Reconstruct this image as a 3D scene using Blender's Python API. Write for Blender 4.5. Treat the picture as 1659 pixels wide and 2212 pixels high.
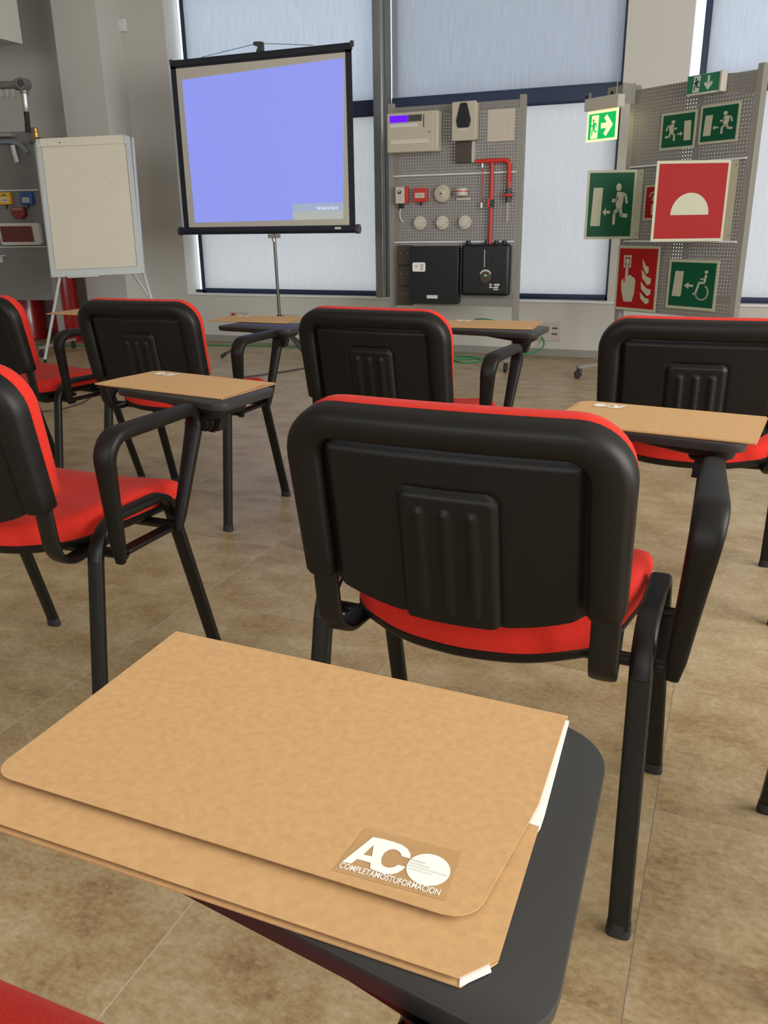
import bpy, bmesh, math, random
from mathutils import Vector, Matrix
from mathutils.geometry import tessellate_polygon
random.seed(4)
for o in list(bpy.data.objects): bpy.data.objects.remove(o)
S = bpy.context.scene
COL = S.collection
PI = math.pi

# ------------------------------------------------------------ camera
F_PX, PITCH, ROLL, YAW, HGT = 1791.0, 0.331775, 0.013459, 0.395696, 1.0007
cd = bpy.data.cameras.new('camera'); cam = bpy.data.objects.new('camera', cd); COL.objects.link(cam)
H = Vector((-math.sin(YAW), math.cos(YAW), 0)); R0 = Vector((math.cos(YAW), math.sin(YAW), 0)); Z = Vector((0, 0, 1))
Fw = H*math.cos(PITCH) - Z*math.sin(PITCH); Up = H*math.sin(PITCH) + Z*math.cos(PITCH)
Rt = R0*math.cos(ROLL) - Up*math.sin(ROLL); Uu = Up*math.cos(ROLL) + R0*math.sin(ROLL)
m = Matrix.Identity(4)
for i in range(3):
    m[i][0] = Rt[i]; m[i][1] = Uu[i]; m[i][2] = -Fw[i]
m[2][3] = HGT
cam.matrix_world = m
cd.sensor_fit = 'HORIZONTAL'; cd.sensor_width = 36; cd.lens = 36*F_PX/1659; cd.clip_start = .02
S.camera = cam

# ------------------------------------------------------------ world, daylight, exposure
S.view_settings.view_transform = 'Standard'; S.view_settings.look = 'None'
S.view_settings.gamma = 1; S.view_settings.use_curve_mapping = False
S.view_settings.exposure = 0.0
w = bpy.data.worlds.new('sky'); S.world = w; w.use_nodes = True
bg = w.node_tree.nodes['Background']; bg.inputs[0].default_value = (.80, .90, 1.0, 1); bg.inputs[1].default_value = 2.3

def area(name, loc, target, sx, sy, power, col):
    l = bpy.data.lights.new(name, 'AREA'); l.shape = 'RECTANGLE'; l.size = sx; l.size_y = sy; l.energy = power; l.color = col
    o = bpy.data.objects.new(name, l); COL.objects.link(o); o.location = loc
    o.rotation_euler = (Vector(target)-Vector(loc)).to_track_quat('-Z', 'Y').to_euler()
    return o
# daylight entering by the big openings on the right and behind
area('daylight_right', (3.55, .9, 1.75), (-1.2, 1.2, .8), 3.9, 2.4, 275, (1.0, .96, .89))
area('daylight_rear', (-1.2, -3.3, 1.9), (-1.2, 0, .9), 4.6, 2.0, 50, (1.0, .95, .87))

# ------------------------------------------------------------ materials
def mat(name, col, rough=.5, metal=0, spec=.5, bump=None, noise=None, emit=None, sheen=0, coat=0):
    m = bpy.data.materials.new(name); m.use_nodes = True; nt = m.node_tree; b = nt.nodes['Principled BSDF']
    b.inputs['Base Color'].default_value = (*col, 1); b.inputs['Roughness'].default_value = rough
    b.inputs['Metallic'].default_value = metal; b.inputs['Specular IOR Level'].default_value = spec
    if sheen: b.inputs['Sheen Weight'].default_value = sheen
    if coat: b.inputs['Coat Weight'].default_value = coat
    tc = nt.nodes.new('ShaderNodeTexCoord')
    if noise:   # (scale, amount) colour variation
        n = nt.nodes.new('ShaderNodeTexNoise'); n.inputs['Scale'].default_value = noise[0]; n.inputs['Detail'].default_value = 4
        nt.links.new(tc.outputs['Object'], n.inputs['Vector'])
        r = nt.nodes.new('ShaderNodeValToRGB'); a = noise[1]
        r.color_ramp.elements[0].position = .3; r.color_ramp.elements[1].position = .7
        r.color_ramp.elements[0].color = (*[c*(1-a) for c in col], 1); r.color_ramp.elements[1].color = (*[min(1, c*(1+a)) for c in col], 1)
        nt.links.new(n.outputs['Fac'], r.inputs['Fac']); nt.links.new(r.outputs['Color'], b.inputs['Base Color'])
    if bump:    # (scale, strength, distance)
        n = nt.nodes.new('ShaderNodeTexNoise'); n.inputs['Scale'].default_value = bump[0]; n.inputs['Detail'].default_value = 2
        nt.links.new(tc.outputs['Object'], n.inputs['Vector'])
        bp = nt.nodes.new('ShaderNodeBump'); bp.inputs['Strength'].default_value = bump[1]; bp.inputs['Distance'].default_value = bump[2]
        nt.links.new(n.outputs['Fac'], bp.inputs['Height']); nt.links.new(bp.outputs['Normal'], b.inputs['Normal'])
    if emit:
        b.inputs['Emission Color'].default_value = (*emit[0], 1); b.inputs['Emission Strength'].default_value = emit[1]
    return m

M = {}
M['plastic'] = mat('black_textured_plastic', (.0050, .0043, .0035), .46, spec=.30, bump=(900, .25, .0006))
M['metal'] = mat('black_painted_steel', (.0050, .0046, .0040), .38, spec=.38, bump=(700, .08, .0004))
M['tablet'] = mat('black_laminate', (.026, .0255, .024), .45, spec=.35, bump=(600, .1, .0003))
M['fabric'] = mat('red_wool_fabric', (.56, .027, .016), .9, spec=.12, bump=(420, .55, .0012), noise=(300, .10), sheen=.05)
M['kraft'] = mat('kraft_card', (.52, .315, .145), .75, spec=.25, noise=(170, .075))
M['kraft2'] = mat('kraft_card_inner', (.52, .28, .12), .8, spec=.2, noise=(60, .06))
M['sticker'] = mat('clear_sticker', (.455, .275, .125), .45, spec=.35, noise=(40, .05))
M['paper'] = mat('white_paper', (.80, .80, .77), .7)
M['print'] = mat('white_print', (.86, .86, .80), .55)
M['greyprint'] = mat('grey_print', (.62, .62, .58), .6)
M['wall'] = mat('painted_wall', (.59, .575, .53), .85, spec=.2, noise=(1.2, .02))
M['wallc'] = mat('white_ceiling', (.72, .71, .69), .9, spec=.1)
M['base'] = mat('grey_skirting', (.30, .285, .255), .6)
M['navy'] = mat('navy_aluminium', (.018, .034, .085), .45, spec=.5)
M['steel'] = mat('grey_coated_steel', (.24, .25, .25), .22, metal=.35)
M['trimw'] = mat('white_trim', (.80, .80, .78), .5)
M['standgrey'] = mat('warm_grey_powder_coat', (.25, .24, .215), .55)
M['lightstrip'] = mat('pale_edge_strip', (.62, .62, .62), .4)
M['cream'] = mat('cream_plastic', (.47, .43, .345), .5)
M['creamw'] = mat('off_white_plastic', (.52, .49, .42), .45)
M['slotc'] = mat('cream_plastic_pale', (.62, .58, .48), .5)
M['darkbrown'] = mat('smoked_plastic', (.055, .04, .03), .35)
M['black'] = mat('black_abs', (.004, .006, .009), .4)
M['rubber'] = mat('black_rubber', (.015, .015, .015), .7)
M['redp'] = mat('red_pipe', (.55, .025, .018), .4)
M['redbox'] = mat('red_plastic', (.50, .03, .025), .4)
M['redcyl'] = mat('red_gloss_paint', (.28, .008, .008), .28, coat=.4)
M['fuego'] = mat('dark_red_plastic', (.17, .008, .012), .4)
M['lens'] = mat('dark_red_lens', (.11, .012, .015), .3)
M['blue'] = mat('blue_plastic', (.02, .09, .30), .4)
M['yellow'] = mat('yellow_plastic', (.68, .38, .03), .4)
M['lcd'] = mat('lit_display', (.05, .0, .6), .3, emit=((.10, .0, 1.0), 1.15))
M['signg'] = mat('sign_green', (.0, .075, .032), .55, spec=.25)
M['signr'] = mat('sign_red', (.32, .007, .007), .55, spec=.2)
M['lum'] = mat('luminescent_cream', (.44, .44, .32), .5)
M['lumw'] = mat('pale_sign_white', (.55, .60, .52), .5)
M['signg2'] = mat('sign_green_light', (.015, .17, .085), .4)
M['litg'] = mat('lit_green_acrylic', (.0, .3, .1), .3, emit=((.0, .50, .10), .8))
M['litc'] = mat('lit_cream_acrylic', (.7, .7, .5), .3, emit=((1, .88, .45), .8))
M['chrome'] = mat('steel_bright', (.45, .45, .44), .3, metal=.9)
M['pole'] = mat('dark_chrome_pole', (.16, .14, .135), .28, metal=.8)
M['galv'] = mat('galvanised_pipe', (.22, .215, .20), .4, metal=.6, noise=(60, .2))
M['brass'] = mat('brass', (.55, .32, .08), .35, metal=.9)
M['board'] = mat('flipchart_sheet', (.68, .635, .53), .55, noise=(6, .02))
M['alu'] = mat('pale_aluminium', (.55, .58, .58), .45, metal=.2)
M['greyhook'] = mat('blue_grey_plastic', (.16, .19, .22), .5)
M['screenfab'] = mat('screen_fabric', (.54, .51, .44), .8)
M['scrblack'] = mat('screen_black', (.010, .012, .022), .5)
M['green'] = mat('green_cable', (.03, .25, .10), .5)
M['cable'] = mat('dark_cable', (.06, .055, .05), .5)
M['socket'] = mat('socket_plate', (.52, .49, .43), .5)
M['dark'] = mat('dark_slot', (.05, .05, .05), .5)
M['grid'] = mat('document_lines', (.33, .31, .27), .7)
M['doc'] = mat('document_sheet', (.52, .47, .39), .7)
M['dirt'] = mat('marker_traces', (.50, .46, .38), .6)
M['img'] = mat('projected_blue', (.03, .03, .03), .8, emit=((.30, .345, .96), .88))  # projector light put into the picture colours as emission
M['img2'] = mat('projected_banner', (.02, .02, .02), .8, emit=((.37, .45, .62), .9))
M['img3'] = mat('projected_banner_pale', (.02, .02, .02), .8, emit=((.46, .49, .46), .9))
M['imgt'] = mat('projected_text', (.02, .02, .02), .8, emit=((.85, .92, 1), .95))
M['greenled'] = mat('green_led', (.1, .6, .1), .3, emit=((.2, 1, .1), 1.0))

def floor_mat():
    m = bpy.data.materials.new('stone_look_vinyl_tiles'); m.use_nodes = True; nt = m.node_tree; b = nt.nodes['Principled BSDF']
    N = nt.nodes.new; L = nt.links.new
    tc = N('ShaderNodeTexCoord'); sp = N('ShaderNodeSeparateXYZ'); L(tc.outputs['Object'], sp.inputs[0])
    def mth(op, a, b=None, c=None):
        n = N('ShaderNodeMath'); n.operation = op
        for i, v in enumerate((a, b, c)):
            if v is None: continue
            if isinstance(v, (int, float)): n.inputs[i].default_value = v
            else: L(v, n.inputs[i])
        return n.outputs[0]
    TX, TY, X0, Y0 = .650, .4495, -.0333, .878
    ux = mth('DIVIDE', mth('SUBTRACT', sp.outputs[0], X0), TX); uy = mth('DIVIDE', mth('SUBTRACT', sp.outputs[1], Y0), TY)
    fx = mth('ABSOLUTE', mth('SUBTRACT', mth('FRACT', mth('ADD', ux, .5)), .5)); fy = mth('ABSOLUTE', mth('SUBTRACT', mth('FRACT', mth('ADD', uy, .5)), .5))
    lx = mth('LESS_THAN', fx, .0009/TX); ly = mth('LESS_THAN', fy, .0008/TY)
    # tile id -> random offset
    cmb = N('ShaderNodeCombineXYZ'); L(mth('FLOOR', ux), cmb.inputs[0]); L(mth('FLOOR', uy), cmb.inputs[1])
    wn = N('ShaderNodeTexWhiteNoise'); wn.noise_dimensions = '3D'; L(cmb.outputs[0], wn.inputs['Vector'])
    mp = N('ShaderNodeVectorMath'); mp.operation = 'MULTIPLY'; mp.inputs[1].default_value = (3.6, 5.0, 1); L(tc.outputs['Object'], mp.inputs[0])
    sc = N('ShaderNodeVectorMath'); sc.operation = 'SCALE'; sc.inputs['Scale'].default_value = 9; L(wn.outputs['Color'], sc.inputs[0])
    ad = N('ShaderNodeVectorMath'); ad.operation = 'ADD'; L(mp.outputs[0], ad.inputs[0]); L(sc.outputs[0], ad.inputs[1])
    n1 = N('ShaderNodeTexNoise'); n1.inputs['Scale'].default_value = 1.6; n1.inputs['Detail'].default_value = 8; n1.inputs['Roughness'].default_value = .62; L(ad.outputs[0], n1.inputs['Vector'])
    n2 = N('ShaderNodeTexNoise'); n2.inputs['Scale'].default_value = 20; n2.inputs['Detail'].default_value = 8; n2.inputs['Roughness'].default_value = .7; L(ad.outputs[0], n2.inputs['Vector'])
    mx = mth('ADD', mth('MULTIPLY', n1.outputs['Fac'], .54), mth('MULTIPLY', n2.outputs['Fac'], .46))
    r = N('ShaderNodeValToRGB'); e = r.color_ramp.elements
    e[0].position = .34; e[0].color = (.20, .125, .055, 1); e[1].position = .68; e[1].color = (.50, .415, .27, 1)
    k = e.new(.45); k.color = (.32, .225, .115, 1); k = e.new(.55); k.color = (.40, .305, .175, 1)
    L(mx, r.inputs['Fac'])
    # dark joint along one seam, pale joint on the others
    isd = mth('GREATER_THAN', sp.outputs[0], -.3)
    gm = N('ShaderNodeMix'); gm.data_type = 'RGBA'; gm.inputs['A'].default_value = (.52, .46, .35, 1); gm.inputs['B'].default_value = (.14, .13, .12, 1); L(isd, gm.inputs['Factor'])
    fm = N('ShaderNodeMix'); fm.data_type = 'RGBA'; L(mth('MULTIPLY', mth('MAXIMUM', lx, mth('MULTIPLY', ly, .45)), .8), fm.inputs['Factor']); L(r.outputs['Color'], fm.inputs['A']); L(gm.outputs['Result'], fm.inputs['B'])
    L(fm.outputs['Result'], b.inputs['Base Color'])
    b.inputs['Roughness'].default_value = .38; b.inputs['Specular IOR Level'].default_value = .4
    rr = N('ShaderNodeMapRange'); rr.inputs['To Min'].default_value = .33; rr.inputs['To Max'].default_value = .5; L(n2.outputs['Fac'], rr.inputs['Value']); L(rr.outputs[0], b.inputs['Roughness'])
    bp = N('ShaderNodeBump'); bp.inputs['Strength'].default_value = .12; bp.inputs['Distance'].default_value = .002; L(mx, bp.inputs['Height']); L(bp.outputs[0], b.inputs['Normal'])
    return m
M['floor'] = floor_mat()

def blind_mat(name, col, streak=.10):
    m = bpy.data.materials.new(name); m.use_nodes = True; nt = m.node_tree; nt.nodes.clear()
    N = nt.nodes.new; L = nt.links.new
    out = N('ShaderNodeOutputMaterial'); tc = N('ShaderNodeTexCoord'); mp = N('ShaderNodeMapping'); mp.inputs['Scale'].default_value = (95, 95, 5); L(tc.outputs['Object'], mp.inputs[0])
    n = N('ShaderNodeTexNoise'); n.inputs['Scale'].default_value = 1; n.inputs['Detail'].default_value = 5; L(mp.outputs[0], n.inputs['Vector'])
    r = N('ShaderNodeValToRGB'); r.color_ramp.elements[0].position = .32; r.color_ramp.elements[1].position = .68
    r.color_ramp.elements[0].color = (*[c*(1-streak) for c in col], 1); r.color_ramp.elements[1].color = (*[c*(1+streak) for c in col], 1); L(n.outputs['Fac'], r.inputs['Fac'])
    t = N('ShaderNodeBsdfTranslucent'); d = N('ShaderNodeBsdfDiffuse'); d.inputs[0].default_value = (.30, .31, .33, 1)
    L(r.outputs['Color'], t.inputs['Color'])
    ms = N('ShaderNodeAddShader'); L(t.outputs[0], ms.inputs[0]); L(d.outputs[0], ms.inputs[1]); L(ms.outputs[0], out.inputs[0])
    return m
M['blind_hi'] = blind_mat('blind_tone_grey_blue', (.118, .134, .158), .15)  # translucent tone set per blind; the diffuse tone is shared
M['blind_hi_l'] = blind_mat('blind_tone_pale_blue', (.205, .222, .250), .12)
M['blind_lo'] = blind_mat('blind_tone_white', (.262, .250, .240), .07)

def peg_mat(name, col, pitch=.0205, rad=.14):
    m = bpy.data.materials.new(name); m.use_nodes = True; nt = m.node_tree; b = nt.nodes['Principled BSDF']
    N = nt.nodes.new; L = nt.links.new
    b.inputs['Base Color'].default_value = (*col, 1); b.inputs['Roughness'].default_value = .55
    tc = N('ShaderNodeTexCoord'); sc = N('ShaderNodeVectorMath'); sc.operation = 'MULTIPLY'; sc.inputs[1].default_value = (1/pitch, 0, 1/pitch); L(tc.outputs['Object'], sc.inputs[0])
    fr = N('ShaderNodeVectorMath'); fr.operation = 'FRACTION'; L(sc.outputs[0], fr.inputs[0])
    di = N('ShaderNodeVectorMath'); di.operation = 'DISTANCE'; di.inputs[1].default_value = (.5, 0, .5); L(fr.outputs[0], di.inputs[0])
    lt = N('ShaderNodeMath'); lt.operation = 'GREATER_THAN'; lt.inputs[1].default_value = rad; L(di.outputs['Value'], lt.inputs[0])
    L(lt.outputs[0], b.inputs['Alpha'])
    return m
M['peg'] = peg_mat('perforated_grey_steel', (.215, .205, .19))
M['pegl'] = peg_mat('perforated_dark_grey_steel', (.17, .165, .155), .0205, .10)

def glass_mat():
    m = bpy.data.materials.new('window_glass'); m.use_nodes = True; nt = m.node_tree; nt.nodes.clear()
    o = nt.nodes.new('ShaderNodeOutputMaterial'); t = nt.nodes.new('ShaderNodeBsdfTransparent'); g = nt.nodes.new('ShaderNodeBsdfGlossy'); g.inputs['Roughness'].default_value = .02
    x = nt.nodes.new('ShaderNodeMixShader'); x.inputs[0].default_value = .06
    nt.links.new(t.outputs[0], x.inputs[1]); nt.links.new(g.outputs[0], x.inputs[2]); nt.links.new(x.outputs[0], o.inputs[0]); return m
M['glass'] = glass_mat()
def clear_mat():
    m = bpy.data.materials.new('clear_acrylic'); m.use_nodes = True; nt = m.node_tree; nt.nodes.clear()
    o = nt.nodes.new('ShaderNodeOutputMaterial'); t = nt.nodes.new('ShaderNodeBsdfTransparent'); t.inputs[0].default_value = (.72, .74, .74, 1)
    g = nt.nodes.new('ShaderNodeBsdfGlossy'); g.inputs['Roughness'].default_value = .1
    x = nt.nodes.new('ShaderNodeMixShader'); x.inputs[0].default_value = .15
    nt.links.new(t.outputs[0], x.inputs[1]); nt.links.new(g.outputs[0], x.inputs[2]); nt.links.new(x.outputs[0], o.inputs[0]); return m
M['clear'] = clear_mat()

# ------------------------------------------------------------ mesh helpers
def fillet(pts, rad, n=6):
    """round the inner corners of a polyline; rad is a number or a list for the inner points"""
    P = [Vector(p) for p in pts]; out = [P[0]]
    for i in range(1, len(P)-1):
        r = rad[i-1] if isinstance(rad, (list, tuple)) else rad
        a = (P[i-1]-P[i]); b = (P[i+1]-P[i]); la, lb = a.length, b.length; a.normalize(); b.normalize()
        ang = a.angle(b)
        if r <= 0 or ang > PI-.02: out.append(P[i]); continue
        t = min(r/math.tan(ang/2), la*.49, lb*.49); r2 = t*math.tan(ang/2)
        c = P[i] + (a+b).normalized()*(r2/math.sin(ang/2))
        s = P[i]+a*t-c; e = P[i]+b*t-c; tot = s.angle(e)
        for k in range(n+1):
            f = k/n; out.append(c + (s*math.sin((1-f)*tot)+e*math.sin(f*tot))/max(math.sin(tot), 1e-6))
    out.append(P[-1]); return out

def superprof(wx, wy, n=16, e=2.6):
    o = []
    for k in range(n):
        a = 2*PI*k/n; c, s = math.cos(a), math.sin(a)
        o.append((wx/2*math.copysign(abs(c)**(2/e), c), wy/2*math.copysign(abs(s)**(2/e), s)))
    return o

def round_poly(pts, rad, n=6):
    """closed 2D polygon with rounded corners"""
    out = []; L = len(pts)
    for i in range(L):
        r = rad[i] if isinstance(rad, (list, tuple)) else rad
        p = Vector((*pts[i], 0)); a = Vector((*pts[i-1], 0))-p; b = Vector((*pts[(i+1) % L], 0))-p
        la, lb = a.length, b.length; a.normalize(); b.normalize(); ang = a.angle(b)
        if r <= 0 or ang > PI-.02: out.append((p.x, p.y)); continue
        t = min(r/math.tan(ang/2), la*.49, lb*.49); r2 = t*math.tan(ang/2)
        c = p+(a+b).normalized()*(r2/math.sin(ang/2)); s = p+a*t-c; e = p+b*t-c; tot = s.angle(e)
        for k in range(n+1):
            f = k/n; q = c+(s*math.sin((1-f)*tot)+e*math.sin(f*tot))/max(math.sin(tot), 1e-6); out.append((q.x, q.y))
    return out

class MB:
    def __init__(s): s.v = []; s.f = []
    def add(s, vs, fs):
        o = len(s.v); s.v += [tuple(x) for x in vs]; s.f += [tuple(i+o for i in f) for f in fs]; return s
    def box(s, x0, x1, y0, y1, z0, z1):
        return s.add([(x0, y0, z0), (x1, y0, z0), (x1, y1, z0), (x0, y1, z0), (x0, y0, z1), (x1, y0, z1), (x1, y1, z1), (x0, y1, z1)],
                     [(3, 2, 1, 0), (4, 5, 6, 7), (0, 1, 5, 4), (1, 2, 6, 5), (2, 3, 7, 6), (3, 0, 4, 7)])
    def loops(s, L, cap0=True, cap1=True):
        n = len(L[0]); vs = [p for l in L for p in l]; fs = []
        for i in range(len(L)-1):
            for k in range(n):
                a, b = i*n+k, i*n+(k+1) % n; fs.append((a, b, b+n, a+n))
        if cap0: fs.append(tuple(reversed(range(n))))
        if cap1: fs.append(tuple(range((len(L)-1)*n, len(L)*n)))
        return s.add(vs, fs)
    def sweep(s, path, prof, side=(1, 0, 0), scales=None):
        """sweep a profile; its first axis stays along `side`"""
        P = [Vector(p) for p in path]; sd = Vector(side); L = []
        for i, p in enumerate(P):
            t = (P[min(i+1, len(P)-1)]-P[max(i-1, 0)]).normalized()
            x = (sd-t*sd.dot(t)).normalized(); y = t.cross(x)
            sx, sy = scales[i] if scales else (1, 1)
            L.append([p+x*(a*sx)+y*(b*sy) for a, b in prof])
        return s.loops(L)
    def tube(s, path, r, n=10):
        P = [Vector(p) for p in path]; L = []; x = None
        for i, p in enumerate(P):
            t = (P[min(i+1, len(P)-1)]-P[max(i-1, 0)]).normalized()
            if x is None: x = t.orthogonal().normalized()
            x = (x-t*x.dot(t)).normalized(); y = t.cross(x)
            rr = r[i] if isinstance(r, (list, tuple)) else r
            L.append([p+x*(rr*math.cos(2*PI*k/n))+y*(rr*math.sin(2*PI*k/n)) for k in range(n)])
        return s.loops(L)
    def lathe(s, prof, c=(0, 0, 0), axis='z', n=24):
        """prof = [(radius, height)]"""
        L = []
        for r, h in prof:
            l = []
            for k in range(n):
                a = 2*PI*k/n; u, v = max(r, .00005)*math.cos(a), max(r, .00005)*math.sin(a)
                l.append({'z': (c[0]+u, c[1]+v, c[2]+h), 'y': (c[0]+u, c[1]+h, c[2]+v), 'x': (c[0]+h, c[1]+u, c[2]+v)}[axis])
            L.append(l)
        return s.loops(L)
    def poly(s, pts, holes=(), f=lambda x, y: (x, y, 0)):
        ls = [[Vector((x, y, 0)) for x, y in pts]]+[[Vector((x, y, 0)) for x, y in h] for h in holes]
        flat = [p for l in ls for p in l]; return s.add([f(p.x, p.y) for p in flat], tessellate_polygon(ls))
    def prism(s, pts, z0, z1, f=None):
        f = f or (lambda x, y, z: (x, y, z))
        return s.loops([[f(x, y, z0) for x, y in pts], [f(x, y, z1) for x, y in pts]])
    def build(s, name, m, parent=None, bevel=0, smooth=35, seg=2):
        me = bpy.data.meshes.new(name); me.from_pydata([tuple(v) for v in s.v], [], s.f)
        bm = bmesh.new(); bm.from_mesh(me); bmesh.ops.recalc_face_normals(bm, faces=bm.faces)
        bm.to_mesh(me); bm.free()
        for p in me.polygons: p.use_smooth = True
        me.set_sharp_from_angle(angle=math.radians(smooth))
        me.materials.append(M[m] if isinstance(m, str) else m)
        o = bpy.data.objects.new(name, me); COL.objects.link(o)
        if parent: o.parent = parent
        if bevel:
            b = o.modifiers.new('bevel', 'BEVEL'); b.width = bevel; b.segments = seg; b.limit_method = 'ANGLE'; b.angle_limit = math.radians(40)
        return o

def thing(name, label, cat, loc=(0, 0, 0), rz=0, group=None):
    o = bpy.data.objects.new(name, None); COL.objects.link(o); o.location = loc; o.rotation_euler = (0, 0, rz); o.empty_display_size = .05
    o['label'] = label; o['category'] = cat
    if group: o['group'] = group
    return o
def tag(o, label, cat, group=None, loc=None, rz=None):
    o['label'] = label; o['category'] = cat
    if group: o['group'] = group
    if loc: o.location = loc
    if rz is not None: o.rotation_euler = (0, 0, rz)
    return o
def struct(o): o['kind'] = 'structure'; return o
def kids(o): return [c for c in bpy.data.objects if c.parent == o]
def copy_tree(o, parent=None):
    c = o.copy(); COL.objects.link(c); c.parent = parent
    for ch in kids(o):
        if ch is not c: copy_tree(ch, c)
    return c
def text_mesh(body, size, name, m, parent, f, font_w=None, bold=0, shear=0):
    cu = bpy.data.curves.new(name, 'FONT'); cu.body = body; cu.size = size; cu.align_x = 'CENTER'; cu.align_y = 'CENTER'; cu.offset = bold; cu.shear = shear
    t = bpy.data.objects.new('tmp', cu); COL.objects.link(t); bpy.context.view_layer.update()
    me = bpy.data.meshes.new_from_object(t.evaluated_get(bpy.context.evaluated_depsgraph_get())); bpy.data.objects.remove(t); bpy.data.curves.remove(cu)
    xs = [v.co.x for v in me.vertices]; k = (font_w/(max(xs)-min(xs))) if font_w else 1
    for v in me.vertices: v.co = Vector(f(v.co.x*k, v.co.y))
    me.name = name; me.materials.clear(); me.materials.append(M[m]); o = bpy.data.objects.new(name, me); COL.objects.link(o); o.parent = parent; return o

# ============================================================ THE ROOM
WY = 6.68; XL, XR, YB, CZ = -6.95, 3.6, -3.4, 3.3
struct(MB().box(XL-.2, XR+.2, YB-.2, WY+.25, -.05, 0).build('floor', 'floor'))
struct(MB().box(XL-.2, XR+.2, YB-.2, WY+.25, CZ, CZ+.1).build('ceiling', 'wallc'))
T = .21; WT = 3.0; SZ = .431
wf = MB()
wf.box(XL, -4.745, WY, WY+T, 0, CZ)
wf.box(-4.745, XR, WY, WY+T, 0, SZ)
wf.box(-4.745, XR, WY, WY+T, WT, CZ)
wf.box(-.918, -.488, WY, WY+T, SZ, WT)
wf.box(1.30, XR, WY, WY+T, SZ, WT)
struct(wf.build('wall_front', 'wall'))
struct(MB().box(XL-.2, XL, YB, WY+T, 0, CZ).build('wall_left', 'wall'))
wr = MB(); wr.box(XR, XR+.2, YB, WY+T, 0, .5).box(XR, XR+.2, YB, WY+T, 3.0, CZ).box(XR, XR+.2, YB, -.9, .5, 3.0).box(XR, XR+.2, 3.7, WY+T, .5, 3.0)
struct(wr.build('wall_right', 'wall'))
wb = MB(); wb.box(XL, XR, YB-.2, YB, 0, .7).box(XL, XR, YB-.2, YB, 2.95, CZ).box(XL, -3.6, YB-.2, YB, .7, 2.95).box(1.2, XR, YB-.2, YB, .7, 2.95)
struct(wb.build('wall_rear', 'wall'))
struct(MB().box(-5.66, -5.195, 6.37, WY, 0, CZ).build('trim_1', 'wall'))
struct(MB().box(XL, -5.77, 1.5, 6.1, 2.483, CZ).build('trim_2', 'wall'))
# grey steel post between the two left windows
pst = MB(); pst.prism(round_poly([(-2.835, 6.66), (-2.745, 6.66), (-2.745, 6.80), (-2.835, 6.80)], .022), SZ, 3.0)
pst.box(-2.742, -2.728, 6.70, 6.80, SZ, 3.0)
struct(pst.build('trim_3', 'steel'))
sil = MB().box(-4.745, 1.30, 6.665, 6.80, SZ-.012, SZ+.002)
struct(sil.build('trim_4', 'trimw', bevel=.003))
struct(MB().box(-5.19, XR, WY-.014, WY, 0, .060).build('baseboard_front', 'base', bevel=.003))
struct(MB().box(XL, -5.66, WY-.014, WY, 0, .060).build('baseboard_left', 'base', bevel=.003))

def window(i, x0, x1, blo, bhi, gapl=.068, right=True):
    rt = bpy.data.objects.new('window_%d' % i, None); COL.objects.link(rt); struct(rt); rt.location = (x0, WY+.17, SZ)
    wd, ht = x1-x0, WT-SZ
    fr = MB(); y0, y1 = -.035, .02
    fr.box(gapl, gapl+.055, y0, y1, 0, ht).box(wd-.04, wd, y0, y1, 0, ht).box(0, wd, y0, y1, 0, .028).box(0, wd, y0, y1, ht-.04, ht)
    fr.box(gapl, wd, y0-.03, y1, 1.425, 1.518)
    fr.build('window_frame', 'navy', rt, bevel=.003)
    MB().box(gapl+.01, wd-.005, .004, .009, .01, ht-.01).build('glass_pane', 'glass', rt)
    return rt
for i, (x0, x1) in enumerate([(-4.745, -2.79), (-2.79, -.918), (-.488, 1.30)]): window(i+1, x0, x1, 0, 0)
def blind(x0, x1, z0, z1, fab, label):
    t = thing('roller_blind', label, 'blind', ((x0+x1)/2, WY+.125, z0), 0)
    h = z1-z0; wd = (x1-x0)/2; fb = MB(); n = 10
    vs = []; fs = []
    for k in range(n+1):
        for j in range(9):
            vs.append((-wd+2*wd*j/8, .0015*math.sin(j*1.7+k*.3), h*k/n))
    for k in range(n):
        for j in range(8): a = k*9+j; fs.append((a, a+1, a+10, a+9))
    fb.add(vs, fs); fb.build('fabric', fab, t)
    MB().box(-wd, wd, -.008, .006, -.012, .014).build('bottom_bar', 'navy', t, bevel=.002)
    MB().tube([(-wd, 0, h), (wd, 0, h)], .014, 12).build('roller_tube', 'navy', t)
blind(-4.630, -2.845, SZ+.030, SZ+1.425, 'blind_lo', 'white backlit roller blind below the navy transom, left window behind the projection screen')
blind(-4.630, -2.845, SZ+1.520, 2.985, 'blind_hi_l', 'pale blue roller blind above the navy transom of the left window')
blind(-2.725, -.95, SZ+.030, SZ+1.425, 'blind_lo', 'white roller blind in the lower middle window behind the fire alarm display')
blind(-2.725, -.95, SZ+1.520, 2.985, 'blind_hi', 'grey blue roller blind in the upper middle window, right of the grey post')
blind(-.375, 1.26, SZ+.030, SZ+1.425, 'blind_lo', 'white roller blind in the lower right window behind the safety sign stand')
blind(-.375, 1.26, SZ+1.520, 2.985, 'blind_hi_l', 'pale roller blind in the upper right window beside the wall pier')

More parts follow.
